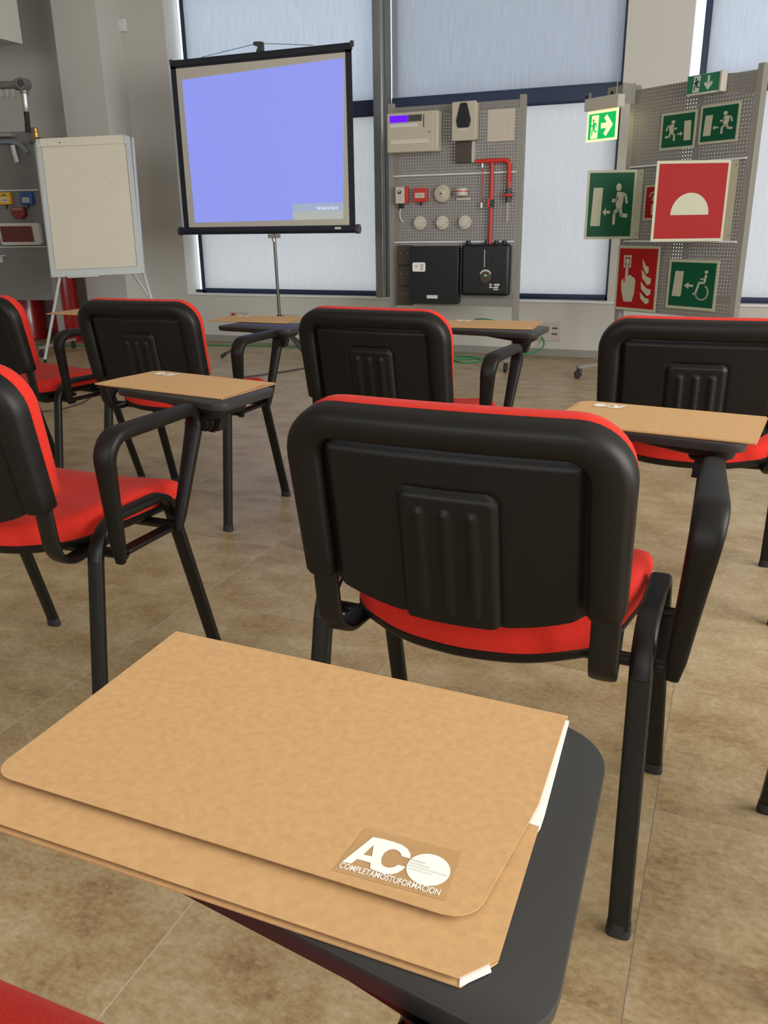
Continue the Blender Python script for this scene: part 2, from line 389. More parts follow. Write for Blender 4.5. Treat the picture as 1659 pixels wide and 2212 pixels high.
# ============================================================ CHAIRS
def make_chair():
    t = thing('conference_chair', '', 'chair')
    leg_prof = superprof(.033, .018, 20, 3.6)
    # side frames : one bent tube, split into legs and the rail between them
    for s in (-1, 1):
        corner = [(s*.260, -.204, .012), (s*.249, -.130, .466), (s*.249, .092, .466), (s*.260, .219, .012)]
        path = fillet(corner, [.085, .05], 10)
        cut1 = 3; cut2 = len(path)-4
        a0 = path[0]; a1 = path[1]
        rear = [a0.lerp(a1, k/4) for k in range(5)]
        MB().sweep(rear, leg_prof).build('leg', 'metal', t)
        rail = [path[i] for i in range(1, len(path)-1)]
        MB().sweep(rail, leg_prof).build('seat_rail', 'metal', t)
        b0 = path[-2]; b1 = path[-1]
        front = [b0.lerp(b1, k/4) for k in range(5)]
        MB().sweep(front, leg_prof).build('leg', 'metal', t)
    for lg in [c for c in kids(t) if c.name.startswith('leg')]:
        vs = [v.co for v in lg.data.vertices]; lo = min(v.z for v in vs); c = Vector((0, 0, 0)); q = [v for v in vs if v.z < .04]
        c = sum(q, Vector())/len(q)
        fc = MB(); L = []
        for z, k in ((0, 1.05), (.005, 1.10), (.012, 1.05), (.022, 1.02)):
            dy = -(.004 if c.y > 0 else -.004)*(z/.03)
            L.append([(c.x+a*k, c.y+b*k+dy, z) for a, b in superprof(.034, .021, 16, 2.8)])
        fc.loops(L).build('foot_cap', 'rubber', lg)
    # cross bars under the seat
    MB().tube([(-.25, -.095, .398), (.285, -.095, .398)], .0105, 12).build('crossbar', 'metal', t)
    MB().tube([(-.25, .075, .402), (.285, .075, .402)], .0105, 12).build('crossbar', 'metal', t)
    MB().box(.255, .285, -.11, .09, .394, .404).build('arm_plate', 'metal', t, bevel=.003)
    # seat
    out = round_poly([(-.228, .205), (-.12, .222), (.12, .222), (.228, .205), (.226, .02), (.200, -.125), (.10, -.183), (0, -.196), (-.10, -.183), (-.200, -.125), (-.226, .02)],
                     [.05, 0.2, 0.2, .05, .3, .09, .2, .3, .2, .09, .3], 5)
    def seat_f(x, y, z):
        roll = -.034*max(0, (y-.10)/.12)**2
        dip = .012*(abs(x)/.22)**2 - .010*math.exp(-((y+.02)/.10)**2)*(1-(abs(x)/.24)**2)
        k = max(0, min(1, (z-.425)/.045))
        return (x, y, z+(roll+dip)*(.35+.65*k) + .010*max(0, (-y-.05)/.14)*(-1))
    L = []
    for sc, z in ((.985, .424), (1.0, .432), (1.004, .444), (.995, .456), (.965, .466), (.90, .4715), (.75, .474), (.5, .475), (.25, .475), (.02, .475)):
        L.append([seat_f(x*sc, .012+(y-.012)*sc, z) for x, y in out])
    MB().loops(L).build('seat', 'fabric', t, smooth=60)
    L = []
    for sc, z in ((.90, .408), (.965, .411), (.996, .418), (1.005, .428), (.99, .431)):
        L.append([seat_f(x*sc, .012+(y-.012)*sc, z) for x, y in out])
    MB().loops(L).build('seat_shell', 'plastic', t, smooth=50)
    # backrest, laid out in (s across, t up) on a leaning, slightly wrapped sheet
    def bk(s, tt, d=0):
        return (s, -.207-(tt-.515)*.19-.016*(1-(s/.234)**2)+d, tt+d*.19)
    R = .074
    hw = lambda tt: .2315+.0035*min(1, max(0, (tt-.512)/.2))
    def ucurve(wb, wt, tb, ttop, r, n=9):
        c = [(-wb, tb), (-wt, ttop), (wt, ttop), (wb, tb)]
        q = fillet([(x, y, 0) for x, y in c], r, n); q = [(p.x, p.y) for p in q]
        # resample straight runs so that the sheet's curve is followed
        left = [(q[0][0]+(q[1][0]-q[0][0])*k/6, q[0][1]+(q[1][1]-q[0][1])*k/6) for k in range(6)]
        a, b = q[n+1], q[n+2]; mid = [(a[0]+(b[0]-a[0])*k/8, a[1]+(b[1]-a[1])*k/8) for k in range(1, 8)]
        c_, d_ = q[-2], q[-1]; right = [(c_[0]+(d_[0]-c_[0])*k/6, c_[1]+(d_[1]-c_[1])*k/6) for k in range(1, 7)]
        return left+q[1:n+2]+mid+q[n+2:-1]+right
    O = ucurve(.2315, .2365, .527, .781, R); I = ucurve(.183, .180, .523, .737, .028)
    prof = [(0, .012), (-.002, -.002), (.02, -.013), (.10, -.020), (.25, -.024), (.60, -.024), (.85, -.021), (.96, -.015), (1, -.006), (1, .012)]
    L = []
    for (ox, oy), (ix, iy) in zip(O, I):
        L.append([bk(ox+(ix-ox)*a, oy+(iy-oy)*a, d) for a, d in prof])
    # rounded lobe ends
    def endloop(i, k, sc):
        (ox, oy), (ix, iy) = O[i], I[i]; cx = (ox+ix)/2
        return [bk(cx+((ox+(ix-ox)*a)-cx)*sc, oy+(iy-oy)*a-k, d*sc-.004*(1-sc)) for a, d in prof]
    L = [endloop(0, .007, .72), endloop(0, .005, .90)]+L+[endloop(-1, .005, .90), endloop(-1, .007, .72)]
    MB().loops(L).build('backrest_rim', 'plastic', t, smooth=50)
    # inner panel with the raised pad and three ribs
    nx, ny = 96, 84; vs = []; fs = []
    sm = lambda e0, e1, x: (lambda u: u*u*(3-2*u))(max(0, min(1, (x-e0)/(e1-e0))))
    def bot(s): return .478+.038*(min(1, abs(s)/.186))**2.4
    def relief(s, tt):
        d = -.010
        dx = .068-abs(s); dy = .678-tt
        r = .014
        if dx < r and dy < r: e = r-math.hypot(r-dx, r-dy)
        else: e = min(dx, dy)
        d -= .0065*sm(-.001, .007, e)
        d += .0030*math.exp(-((e+.003)/.0028)**2)
        for rs in (-.037, 0, .037):
            cs = rs*(1-.0*(tt-.6)); dd = math.hypot(s-cs, max(0, tt-.648, .500-tt))
            d -= .0055*sm(.0095, .003, dd)
        e2 = min(.180-abs(s), .735-tt)
        d += .008*sm(.014, .0, e2)
        return d
    for j in range(ny+1):
        for i in range(nx+1):
            s = -.187+.374*i/nx; tt = bot(s)+(.748-bot(s))*j/ny
            vs.append(bk(s, tt, relief(s, tt)))
    n0 = (nx+1)*(ny+1)
    for j in range(ny+1):
        for i in range(nx+1):
            s = -.187+.374*i/nx; tt = bot(s)+(.748-bot(s))*j/ny
            vs.append(bk(s, tt, .006))
    g = lambda i, j: j*(nx+1)+i
    for j in range(ny):
        for i in range(nx):
            fs.append((g(i, j), g(i+1, j), g(i+1, j+1), g(i, j+1))); fs.append(tuple(n0+q for q in (g(i, j+1), g(i+1, j+1), g(i+1, j), g(i, j))))
    for i in range(nx):
        fs.append((g(i, 0), n0+g(i, 0), n0+g(i+1, 0), g(i+1, 0))); fs.append((g(i+1, ny), n0+g(i+1, ny), n0+g(i, ny), g(i, ny)))
    for j in range(ny):
        fs.append((g(0, j+1), n0+g(0, j+1), n0+g(0, j), g(0, j))); fs.append((g(nx, j), n0+g(nx, j), n0+g(nx, j+1), g(nx, j+1)))
    MB().add(vs, fs).build('back_panel', 'plastic', t, smooth=50)
    # red back cushion
    O2 = ucurve(.2265, .2365, .538, .783, R)
    low = [(.205*math.cos(PI*k/14), .534-.048*math.sin(PI*k/14)**.8) for k in range(1, 14)]
    C0 = O2+low
    L = []
    cs = (0, .64)
    for sc, d in ((.96, .008), (.988, .014), (.994, .024), (.985, .036), (.955, .047), (.89, .054), (.7, .058), (.4, .060), (.02, .060)):
        L.append([bk(x*sc, cs[1]+(y-cs[1])*sc, d) for x, y in C0])
    MB().loops(L).build('back_cushion', 'fabric', t, smooth=60)
    # J brackets carrying the back
    for s in (-1, 1):
        p = fillet([(s*.207, -.216, .60), (s*.207, -.207, .50), (s*.205, -.196, .398), (s*.190, -.02, .402)], [.02, .055], 9)
        MB().sweep(p, superprof(.040, .013, 16, 3.2)).build('back_support', 'metal', t, smooth=50)
    # the arm loop on the sitter's right
    P = fillet([(.291, -.118, .392), (.318, -.160, .650), (.303, .157, .645), (.290, .068, .394)], [.042, .036], 9)
    full = [P[0].lerp(P[1], k/6) for k in range(6)]+P[1:-1]+[P[-2].lerp(P[-1], k/6) for k in range(1, 7)]
    sc = []
    for i, q in enumerate(full):
        f = max(0, min(1, (q.z-.40)/.24)); front = q.y > 0
        w_ = .60+.40*(f**1.3); w_ = w_*(.88 if front and f < .95 else 1)
        if f > .9 and front: w_ = .62+.38*max(0, min(1, (.14-q.y)/.10)); w_ = max(w_, .70)
        e = 1
        if i == 0 or i == len(full)-1: e = .72
        sc.append((w_*e, (.80+.20*f)*e))
    MB().sweep(full, superprof(.046, .027, 20, 3.0), scales=sc).build('armrest', 'plastic', t, smooth=60)
    # writing tablet : its own origin at the hinge, so copies can swing it a little
    tb = bpy.data.objects.new('writing_tablet', None)
    outl = round_poly([(-.258, .007), (.057, -.034), (.049, .221), (-.252, .221)], [.035, .030, .046, .04], 8)
    L = []
    for sc_, z in ((.90, -.0165), (.985, -.0150), (.994, -.010), (1.0, -.003), (.998, -.0006), (.992, 0)):
        L.append([(x*sc_-.10*(1-sc_), y*sc_+.08*(1-sc_), z) for x, y in outl])
    tb = MB().loops(L).build('writing_tablet', 'tablet', t, smooth=40)
    tb.location = (.310, .170, .685)
    inn = round_poly([(-.16, .004), (.042, -.030), (.040, .11), (-.12, .12)], .032, 6)
    L = [[(x*.80+.005, y*.80, -.030+.012*max(0, (-x-.02)/.12)) for x, y in inn], [(x*.96, y*.96, -.026+.012*max(0, (-x-.02)/.12)) for x, y in inn], [(x, y, -.014) for x, y in inn]]
    MB().loops(L).build('tablet_underside', 'plastic', tb, smooth=40)
    hg = MB().tube([(-.004, -.022, -.048), (-.004, .030, -.048)], .0135, 16).tube([(-.004, -.012, -.048), (-.004, .002, -.048)], .0175, 16).tube([(-.004, .010, -.048), (-.004, .026, -.048)], .0175, 16)
    hg.lathe([(.030, 0), (.031, .004), (.028, .008), (.0, .008)], (0, .012, -.036))
    hg.prism([(-.018, -.036), (.028, -.036), (.018, -.066), (-.010, -.062)], .004, .034, lambda x, z, y: (x, y, z))
    hg.tube([(-.022, .008, -.064), (.008, .008, -.066)], .005, 8)
    hg.build('hinge', 'metal', tb)
    return t

chair = make_chair()
CH = {}
spots = [
 ('A', -.3126, 1.2285, -1.25, (-.015, 0), .672, 'red chair in the middle foreground, its whole black ribbed back turned to us'),
 ('N', -.405, .129, 0, (0, 0), .6655, 'nearest red chair, only its seat corner and writing tablet showing at the bottom'),
 ('B', -1.3354, 1.2944, 0, (.017, -.005), .660, 'red chair at the left edge in second row, seat and arm seen from behind right'),
 ('C', -1.815, 2.5059, .4, (0, -.03), .657, 'red chair behind the left folder, below the projection screen and flip chart'),
 ('D', -2.5252, 2.5289, -7.4, (0, 0), .668, 'red chair at the far left edge, in front of the red extinguisher cylinders'),
 ('E', -.9180, 2.4150, -4.3, (-.04, .10), .672, 'red chair in centre of the third row, in front of the fire alarm display'),
 ('F', -.0800, 2.3850, 2.2, (0, 0), .684, 'red chair at the right edge, back turned, below the safety sign stand'),
 ('H', .4250, 1.189, 3, (0, 0), .684, 'chair cut off by the right edge, only one black front leg showing'),
]
# the plane each folder (and the tablet under it) lies in : x, y, z, turn, slope x, slope y
FP = {'N': (-.2412, .4003, .6682, .0218, -.0308, .0043), 'A': (-.1004, 1.501, .6723, -.0924, -.0111, -.0266),
      'B': (-1.1542, 1.5942, .6599, .0189, -.0406, -.0339), 'C': (-1.742, 2.925, .6560, .08, -.0093, -.0181),
      'E': (-.7834, 2.8509, .6724, .0732, .0007, -.0087), 'D': (-2.585, 2.95, .660, .02, 0, 0)}
tyaw = {'C': 4, 'E': 3}
for i, (k, x, y, a, (dx, dy), tz, lab) in enumerate(spots):
    c = chair if i == 0 else copy_tree(chair)
    c.location = (x, y, 0); c.rotation_euler = (0, 0, math.radians(a)); c['label'] = lab; c['group'] = 'red tablet arm chairs set out in rows'
    for ch in kids(c):
        if ch.name.startswith('writing_tablet'):
            hx, hy = .310+dx, .170+dy; ar = math.radians(a)
            if k in FP:
                fx, fy, fz_, fa, tx, ty = FP[k]
                wx = x+hx*math.cos(ar)-hy*math.sin(ar); wy = y+hx*math.sin(ar)+hy*math.cos(ar)
                tz = fz_-.0006+(wx-fx)*tx+(wy-fy)*ty
                lx = tx*math.cos(ar)+ty*math.sin(ar); ly = -tx*math.sin(ar)+ty*math.cos(ar)
                ch.rotation_euler = (math.atan(ly), -math.atan(lx), math.radians(tyaw.get(k, 0)))
            ch.location = (hx, hy, tz)
    CH[k] = c
TZ = {k: tz for k, _, _, _, _, tz, _ in spots}

# ============================================================ FOLDERS
def plane_matrix(x, y, z, a, tx, ty, turn=0):
    n = Vector((-tx, -ty, 1)).normalized(); a += turn
    u = Vector((math.cos(a), math.sin(a), tx*math.cos(a)+ty*math.sin(a))).normalized(); v = n.cross(u)
    m_ = Matrix((u, v, n)).transposed().to_4x4(); return Matrix.Translation((x, y, z)) @ m_
NM = plane_matrix(*FP['N'])
def px_logo():
    """the printed mark, traced in folder coordinates by a projective map of the cover"""
    q = [(215, 460), (585, 155), (700, 175), (820, 208), (930, 245), (1000, 298), (1035, 360), (1028, 416), (925, 386), (912, 345), (880, 317), (830, 300), (770, 312), (715, 352),
         (684, 415), (684, 480), (715, 514), (770, 530), (830, 522), (885, 492), (972, 516), (930, 560), (870, 595), (800, 612), (730, 606), (650, 582), (560, 548), (550, 536), (556, 470), (395, 425), (325, 482), (300, 478)]
    hole = [(592, 252), (468, 370), (572, 392)]
    C = Vector((0, 0, HGT))
    def mp(p):
        x = 700+p[0]/5.53; y = 1780+p[1]/5.53
        d = Fw*F_PX+Rt*(x-829.5)-Uu*(y-1106)
        L_ = NM.inverted(); c0 = L_ @ C; dl = (L_.to_3x3() @ d); t = (.0066-c0.z)/dl.z; P = c0+dl*t
        return (P.x, P.y)          # folder coordinates on the near tablet
    return [mp(p) for p in q], [mp(p) for p in hole], mp
def make_folder():
    t = thing('document_folder', '', 'folder')
    W2 = .1655; D2 = .1195
    back = [(-W2, D2), (W2, D2), (W2+.001, .02), (W2+.003, .0), (W2+.003, -D2+.020), (W2-.010, -D2), (-W2, -D2)]
    MB().prism(back, 0, .0010).build('back_cover', 'kraft', t)
    MB().prism([(-W2+.01, D2-.004), (W2+.0018, D2-.004), (W2+.0042, .012), (W2+.004, -.0), (W2+.002, -.01), (W2-.002, -D2+.02), (W2-.014, -D2+.006), (-W2+.01, -D2+.01)], .0011, .0028).build('paper_sheets', 'paper', t)
    MB().prism([(W2-.0105, -D2-.0003), (W2+.0015, -D2+.013), (W2-.002, -D2+.020), (W2-.012, -D2+.006)], .0010, .0016).build('paper_corner', 'paper', t)
    MB().prism([(-W2+.002, D2-.002), (W2-.004, D2-.002), (W2-.004, .03), (W2-.006, .0), (W2+.0035, -.001), (W2+.0035, -D2+.020), (W2-.012, -D2+.002), (-W2+.002, -D2+.002)], .0029, .0034).build('inner_leaf', 'kraft', t)
    # the flap : fold along the +y edge, rounded free corners, slightly lifted along its free edge
    FLAP = .207
    def fz(x, y):
        u = (D2-y)/.207
        return .0040+.0010*math.sin(min(1, u)*PI*.5)+.0022*u**3
    nx, ny = 40, 26; vs = []; fs = []
    def edge(v, s):
        y = D2-FLAP*v
        if s > 0: x = W2-.0005-.013*max(0, (v-.50)/.5)
        else: x = W2-.0005-.004*v
        r = .016; k = FLAP*(1-v)
        if k < r: x -= r-math.sqrt(max(0, r*r-(r-k)**2))
        return x
    for j in range(ny+1):
        v = 1-(1-j/ny)**1.6
        for i in range(nx+1):
            u = i/nx; x = -edge(v, -1)*(1-u)+edge(v, 1)*u; y = D2-FLAP*v; vs.append((x, y, fz(x, y)))
    n0 = len(vs)
    vs += [(x, y, z-.0006) for x, y, z in vs]
    g = lambda i, j: j*(nx+1)+i
    for j in range(ny):
        for i in range(nx): fs.append((g(i, j+1), g(i+1, j+1), g(i+1, j), g(i, j))); fs.append(tuple(n0+a for a in (g(i, j), g(i+1, j), g(i+1, j+1), g(i, j+1))))
    for i in range(nx):
        fs.append((g(i, 0), g(i+1, 0), n0+g(i+1, 0), n0+g(i, 0))); fs.append((g(i+1, ny), g(i, ny), n0+g(i, ny), n0+g(i+1, ny)))
    for j in range(ny):
        fs.append((g(0, j+1), g(0, j), n0+g(0, j), n0+g(0, j+1))); fs.append((g(nx, j), g(nx, j+1), n0+g(nx, j+1), n0+g(nx, j)))
    fl = MB().add(vs, fs).build('front_cover', 'kraft', t, smooth=50)
    # spine
    MB().loops([[(x, D2+a, .0022+b*.8) for a, b in ((-.002, -.0028), (.0012, -.0018), (.0018, 0), (.0012, .0014), (-.002, .0020), (-.002, 0))] for x in (-W2, W2)]).build('fold', 'kraft', t)
    out, hole, mp = px_logo()
    sticker = [mp(q) for q in ((100, 560), (1440, 925), (1640, 330), (500, 40))]
    top = lambda x, y, e=.0004: (x, y, fz(x, y)+e)
    MB().poly(sticker, f=lambda x, y: top(x, y, .00015)).build('clear_sticker', 'sticker', fl)
    c = mp((1245, 547)); a = mp((980, 520)); b = mp((1507, 560)); r = math.hypot(a[0]-b[0], a[1]-b[1])/2
    lg = MB().poly(out, [hole], f=top).poly([(c[0]+r*math.cos(2*PI*k/40), c[1]+r*math.sin(2*PI*k/40)) for k in range(40)], f=top)
    lg.build('printed_mark', 'print', fl)
    sx = c[0]
    fine = MB()
    for k, (wd, dx) in enumerate(((.009, -.007), (.012, -.005), (.022, .0), (.014, -.004))):
        fine.box(c[0]+dx-wd/2, c[0]+dx+wd/2, c[1]+.0035-.0022*k-.0004, c[1]+.0035-.0022*k+.0004, fz(*c)+.0005, fz(*c)+.0006)
    fine.build('fine_print', 'greyprint', fl)
    l = mp((190, 500)); r_ = mp((1385, 835)); cx, cy = (l[0]+r_[0])/2, (l[1]+r_[1])/2; an = math.atan2(r_[1]-l[1], r_[0]-l[0])
    tw = math.hypot(r_[0]-l[0], r_[1]-l[1])
    text_mesh('COMPLETAMOSTUFORMACION', .0062, 'motto_text', 'print', fl, lambda x, y: top(cx+x*math.cos(an)-y*math.sin(an), cy+x*math.sin(an)+y*math.cos(an)), font_w=tw, bold=.00008)
    return t
folder = make_folder()
for i, (k, turn, lab) in enumerate([
 ('N', 0, 'large kraft card folder on the nearest writing tablet, white printed mark facing us'),
 ('A', PI, 'kraft folder on the tablet of middle foreground chair, printed mark upside down'),
 ('B', PI, 'kraft folder on the tablet of the left chair, white papers peeking out'),
 ('C', PI, 'kraft folder on the tablet below the projection screen'),
 ('E', PI, 'kraft folder on the tablet in front of the fire alarm display'),
 ('D', PI, 'kraft folder at left, mostly hidden behind a black chair back')]):
    f = folder if i == 0 else copy_tree(folder)
    f.matrix_world = plane_matrix(*FP[k], turn); f['label'] = lab; f['group'] = 'kraft folders laid out on the writing tablets'

# ============================================================ DISPLAY STANDS
def stand(label, loc, rz, wd, peg, z0=.43, z1=1.80, feet=(.33, .20)):
    t = thing('display_stand', label, 'display stand', loc, rz)
    for x in (0, wd):
        MB().box(x-.020, x+.020, .0, .050, .085, z1+.025).build('post', 'standgrey', t, bevel=.003)
        ft = MB().box(x-.018, x+.018, -feet[0]-.02, feet[1]+.02, .068, .088).build('foot_bar', 'standgrey', t, bevel=.003)
        for y in (-feet[0], feet[1]):
            MB().lathe([(.0, -.011), (.026, -.011), (.030, -.006), (.030, .006), (.026, .011), (.0, .011)], (x, y-.012, .030), 'x', 20).build('caster_wheel', 'rubber', ft)
            MB().box(x-.016, x+.016, y-.010, y+.012, .034, .070).build('caster_fork', 'dark', ft, bevel=.003)
    third = (z1-z0)/3
    for k in range(3):
        MB().box(.020, wd-.020, 0, .0015, z0+third*k+.006, z0+third*(k+1)-.004).build('perforated_panel', peg, t)
        if k: MB().box(.022, wd-.022, -.012, .010, z0+third*k-.005, z0+third*k+.004).build('edge_strip', 'lightstrip', t)
    return t
RZ3 = math.atan2(-.465, .69)
ST2 = stand('grey perforated stand carrying fire alarm devices in front of the middle window', (-2.432, 6.04, 0), 0, .955, 'peg', feet=(.20, .20))
ST3 = stand('tall grey perforated stand carrying green and red safety signs, at right', (-.755, 6.015, 0), RZ3, .885, 'peg')
ST1 = stand('dark grey perforated stand at left edge, behind the flip chart', (-6.86, 5.354, 0), math.atan2(.235, .972), 1.49, 'pegl', z1=1.768)

# ---- things on the fire alarm stand (plane y = 6.04, room coordinates)
PX, PY = -2.432, 6.04
t = thing('alarm_control_panel', 'cream alarm control box with lit violet display, top left of stand', 'alarm panel', (-2.245, PY, 1.49))
MB().box(-.175, .205, -.095, -.002, 0, .262).build('housing', 'cream', t, bevel=.012, seg=3)
MB().box(-.172, .172, -.104, -.094, .004, .258).build('front_cover', 'cream', t, bevel=.006)
MB().box(-.150, -.014, -.107, -.103, .196, .240).build('display', 'lcd', t)
MB().box(-.010, .088, -.107, -.103, .198, .240).build('key_pad', 'dark', t)
MB().box(-.150, .060, -.1055, -.103, .165, .186).build('label_strip', 'greyprint', t)
MB().box(.100, .106, -.107, -.103, .160, .240).build('indicator_slot', 'dark', t)
MB().box(-.145, .140, -.108, -.103, .058, .084).box(-.145, .140, -.110, -.103, .074, .080).build('lower_slot', 'slotc', t)
MB().lathe([(.0, -.110), (.006, -.110), (.007, -.103)], (.146, 0, .128), 'y', 12).build('key_lock', 'chrome', t)
t = thing('beam_detector_housing', 'cream upright box with black rounded window, top centre of alarm stand', 'detector', (-1.850, PY, 1.548), -.03)
MB().box(-.088, .088, -.105, -.09, 0, .245).box(-.075, .075, -.09, -.002, .01, .24).build('housing', 'cream', t, bevel=.006)
MB().prism(round_poly([(-.025, .235), (.022, .235), (.052, .125), (.040, .082), (-.042, .082), (-.054, .125)], .014), -.112, -.104, lambda x, z, y: (x, y, z)).build('lens_window', 'black', t, bevel=.003)
MB().box(-.03, .03, -.1065, -.104, .066, .071).build('maker_mark', 'greyprint', t)
t = thing('smoked_module', 'smoked brown square module under the cream detector box', 'module', (-1.866, PY, 1.412))
MB().box(-.058, .058, -.055, -.002, 0, .137).build('cover', 'darkbrown', t, bevel=.004)
MB().box(.058, .070, -.05, -.002, 0, .134).build('side_plate', 'creamw', t)
t = thing('instruction_sheet', 'faded square paper sheet at the top right of alarm stand', 'paper', (-1.619, PY, 1.543))
MB().box(-.095, .095, -.004, -.002, 0, .199).build('sheet', 'doc', t)
g = MB()
for k in range(9): g.box(-.085+.021*k, -.0845+.021*k, -.0046, -.004, .015, .185)
for k in range(3): g.box(-.085, .085, -.0046, -.004, .02+.078*k, .0208+.078*k)
g.build('printed_lines', 'grid', t)
# sampling pipe
t = thing('aspirating_pipe', 'red sampling pipe with tee, elbow and two black valves on alarm stand', 'pipe', (-1.667, PY, .88))
MB().tube([(-.113, -.03, .538), (.06, -.03, .538)], .0135, 14).tube([(-.055, -.03, .538), (.05, -.03, .538)], .016, 14).build('header', 'redp', t)
MB().tube([(0, -.03, .54), (0, -.03, -.02)], .0125, 14).build('riser', 'redp', t)
MB().tube(fillet([(.05, -.03, .538), (.122, -.03, .538), (.122, -.03, .40)], .05, 8), [.016]*5+[.015]*6).tube([(.122, -.03, .45), (.122, -.03, .335)], .0115, 14).build('elbow', 'redp', t)
MB().tube([(-.069, -.03, .50), (-.069, -.03, .27)], .0035, 8).build('thin_drop', 'redp', t)
MB().tube([(-.069, -.03, .525), (-.069, -.03, .497)], .007, 10).tube([(-.069, -.03, .27), (-.069, -.03, .235)], .008, 10).build('end_fitting', 'trimw', t)
MB().tube([(0, -.03, .29), (0, -.03, .235)], .021, 16).tube([(.0, -.03, .262), (.018, -.03, .262)], .026, 14).build('valve', 'dark', t)
MB().box(-.022, -.004, -.06, -.045, .235, .30).build('valve_handle', 'redp', t, bevel=.004)
MB().tube([(.122, -.03, .36), (.122, -.03, .27)], [.019, .019], 16).tube([(.122, -.04, .315), (.122, -.02, .315)], .030, 14).build('valve', 'dark', t)
MB().box(.086, .158, -.062, -.048, .306, .322).build('valve_handle', 'redp', t, bevel=.004)
MB().tube([(.122, -.03, .27), (.120, -.03, .14)], .0025, 6).build('sampling_capillary', 'greyprint', t)
t = thing('key_switch_unit', 'grey unit with green light and hanging cable, leftmost in the middle row', 'switch', (-2.343, PY, 1.155))
MB().box(-.038, .030, -.05, -.002, 0, .115).build('body', 'creamw', t, bevel=.005)
MB().box(.030, .052, -.035, -.002, .0, .118).build('red_base', 'redbox', t, bevel=.003)
MB().lathe([(0, -.058), (.012, -.056), (.014, -.05)], (-.004, 0, .078), 'y', 16).build('button', 'dark', t)
MB().box(-.006, .000, -.060, -.057, .078, .085).build('green_light', 'greenled', t)
MB().box(-.016, .014, -.04, -.008, -.032, 0).build('cable_gland', 'black', t, bevel=.003)
MB().tube(fillet([(0, -.024, -.03), (-.012, -.024, -.06), (-.010, -.02, -.10), (.010, -.01, -.13)], .03, 4), .003, 8).build('lead', 'trimw', t)
t = thing('manual_call_point', 'red square manual call point on the middle alarm stand', 'call point', (-2.192, PY, 1.163))
MB().box(-.050, .050, -.045, -.002, 0, .094).build('body', 'redbox', t, bevel=.005)
MB().box(-.036, .036, -.048, -.044, .028, .062).build('glass_plate', 'creamw', t)
b = MB()
for k in (-1, 0, 1): b.box(-.004+.014*k, .002+.014*k, -.0488, -.0478, .042, .048)
b.build('target_dots', 'dark', t)
MB().box(-.006, .006, -.03, -.018, -.022, 0).build('test_key', 'black', t)
t = thing('alarm_bell', 'round pale translucent sounder between red call point and striped strobe', 'sounder', (-2.030, PY, 1.216))
MB().lathe([(.062, -.002), (.063, -.02), (.056, -.034), (.042, -.040), (.040, -.036), (.020, -.042), (.008, -.046), (0, -.046)], (0, 0, 0), 'y', 32).build('dome', 'cream', t)
MB().lathe([(.006, -.050), (.007, -.044)], (0, 0, 0), 'y', 12).build('centre_screw', 'dark', t)
t = thing('strobe_beacon', 'small white strobe with a red band, right end of device row', 'beacon', (-1.877, PY, 1.177))
MB().lathe([(.040, 0), (.045, .012), (.045, .026)], (0, -.048, .02), 'z', 28).lathe([(.045, 0), (.044, .013), (.034, .020), (0, .022)], (0, -.048, .053), 'z', 28).build('body', 'creamw', t)
MB().lathe([(.043, 0), (.043, .010)], (0, -.048, .0445), 'z', 28).build('red_band', 'redbox', t)
MB().box(-.05, .05, -.012, -.002, -.008, .009).build('shelf_plate', 'creamw', t)
for x, lab in ((-2.203, 'leftmost of three round cream smoke detectors in a row'), (-2.031, 'middle of three round cream smoke detectors in a row'), (-1.861, 'rightmost of three round cream smoke detectors in a row')):
    t = thing('smoke_detector', lab, 'smoke detector', (x, PY, 1.021), 0, 'smoke detectors on the alarm stand')
    MB().lathe([(.048, -.002), (.050, -.012), (.046, -.022), (0, -.022)], (0, 0, 0), 'y', 32).build('base', 'creamw', t)
    MB().lathe([(.030, -.020), (.032, -.034), (.030, -.038), (0, -.040)], (-.006, 0, 0), 'y', 28).build('chamber', 'creamw', t)
    MB().lathe([(0, -.0245), (.003, -.0245), (.003, -.021)], (.038, 0, 0), 'y', 8).build('indicator', 'dark', t)
for k, nm in ((0, 'lowest'), (1, 'middle'), (2, 'topmost')):
    t = thing('relay_module', nm+' of three smoked brown modules left of the black box', 'module', (-2.317, PY, .434+.146*k), 0, 'smoked modules stacked beside the black box')
    MB().box(-.059, .059, -.04, -.002, 0, .140).build('cover', 'darkbrown', t, bevel=.004)
    MB().lathe([(0, -.043), (.004, -.043), (.004, -.039)], (-.022, 0, .085), 'y', 8).lathe([(0, -.043), (.004, -.043), (.004, -.039)], (.026, 0, .085), 'y', 8).build('screw', 'chrome', t)
t = thing('battery_cabinet', 'square black cabinet with a white sticker, lower centre of alarm stand', 'cabinet', (-2.058, PY, .458))
MB().box(-.192, .172, -.085, -.002, 0, .402).build('body', 'black', t, bevel=.006)
MB().box(-.196, .180, -.100, -.086, -.002, .404).build('door', 'black', t, bevel=.004)
MB().prism(round_poly([(-.170, .226), (-.070, .226), (-.070, .290), (-.170, .290)], .012), -.1018, -.100, lambda x, z, y: (x, y, z)).build('sticker', 'paper', t)
MB().box(-.150, -.130, -.1022, -.1015, .255, .272).box(-.110, -.085, -.1022, -.1015, .235, .28).build('sticker_print', 'doc', t)
MB().box(-.058, .026, -.102, -.100, .036, .060).build('name_plate', 'greyprint', t)
t = thing('aspirating_detector', 'rounded black detector box with four pipe ports, lower right of stand', 'detector', (-1.690, PY, .518))
MB().box(-.176, .180, -.075, -.002, 0, .355).build('body', 'black', t, bevel=.022, seg=4)
p = MB()
for x in (-.115, .022, .090, .150): p.tube([(x-.02, -.035, .350), (x-.02, -.035, .378)], .016, 12)
p.build('pipe_port', 'black', t)
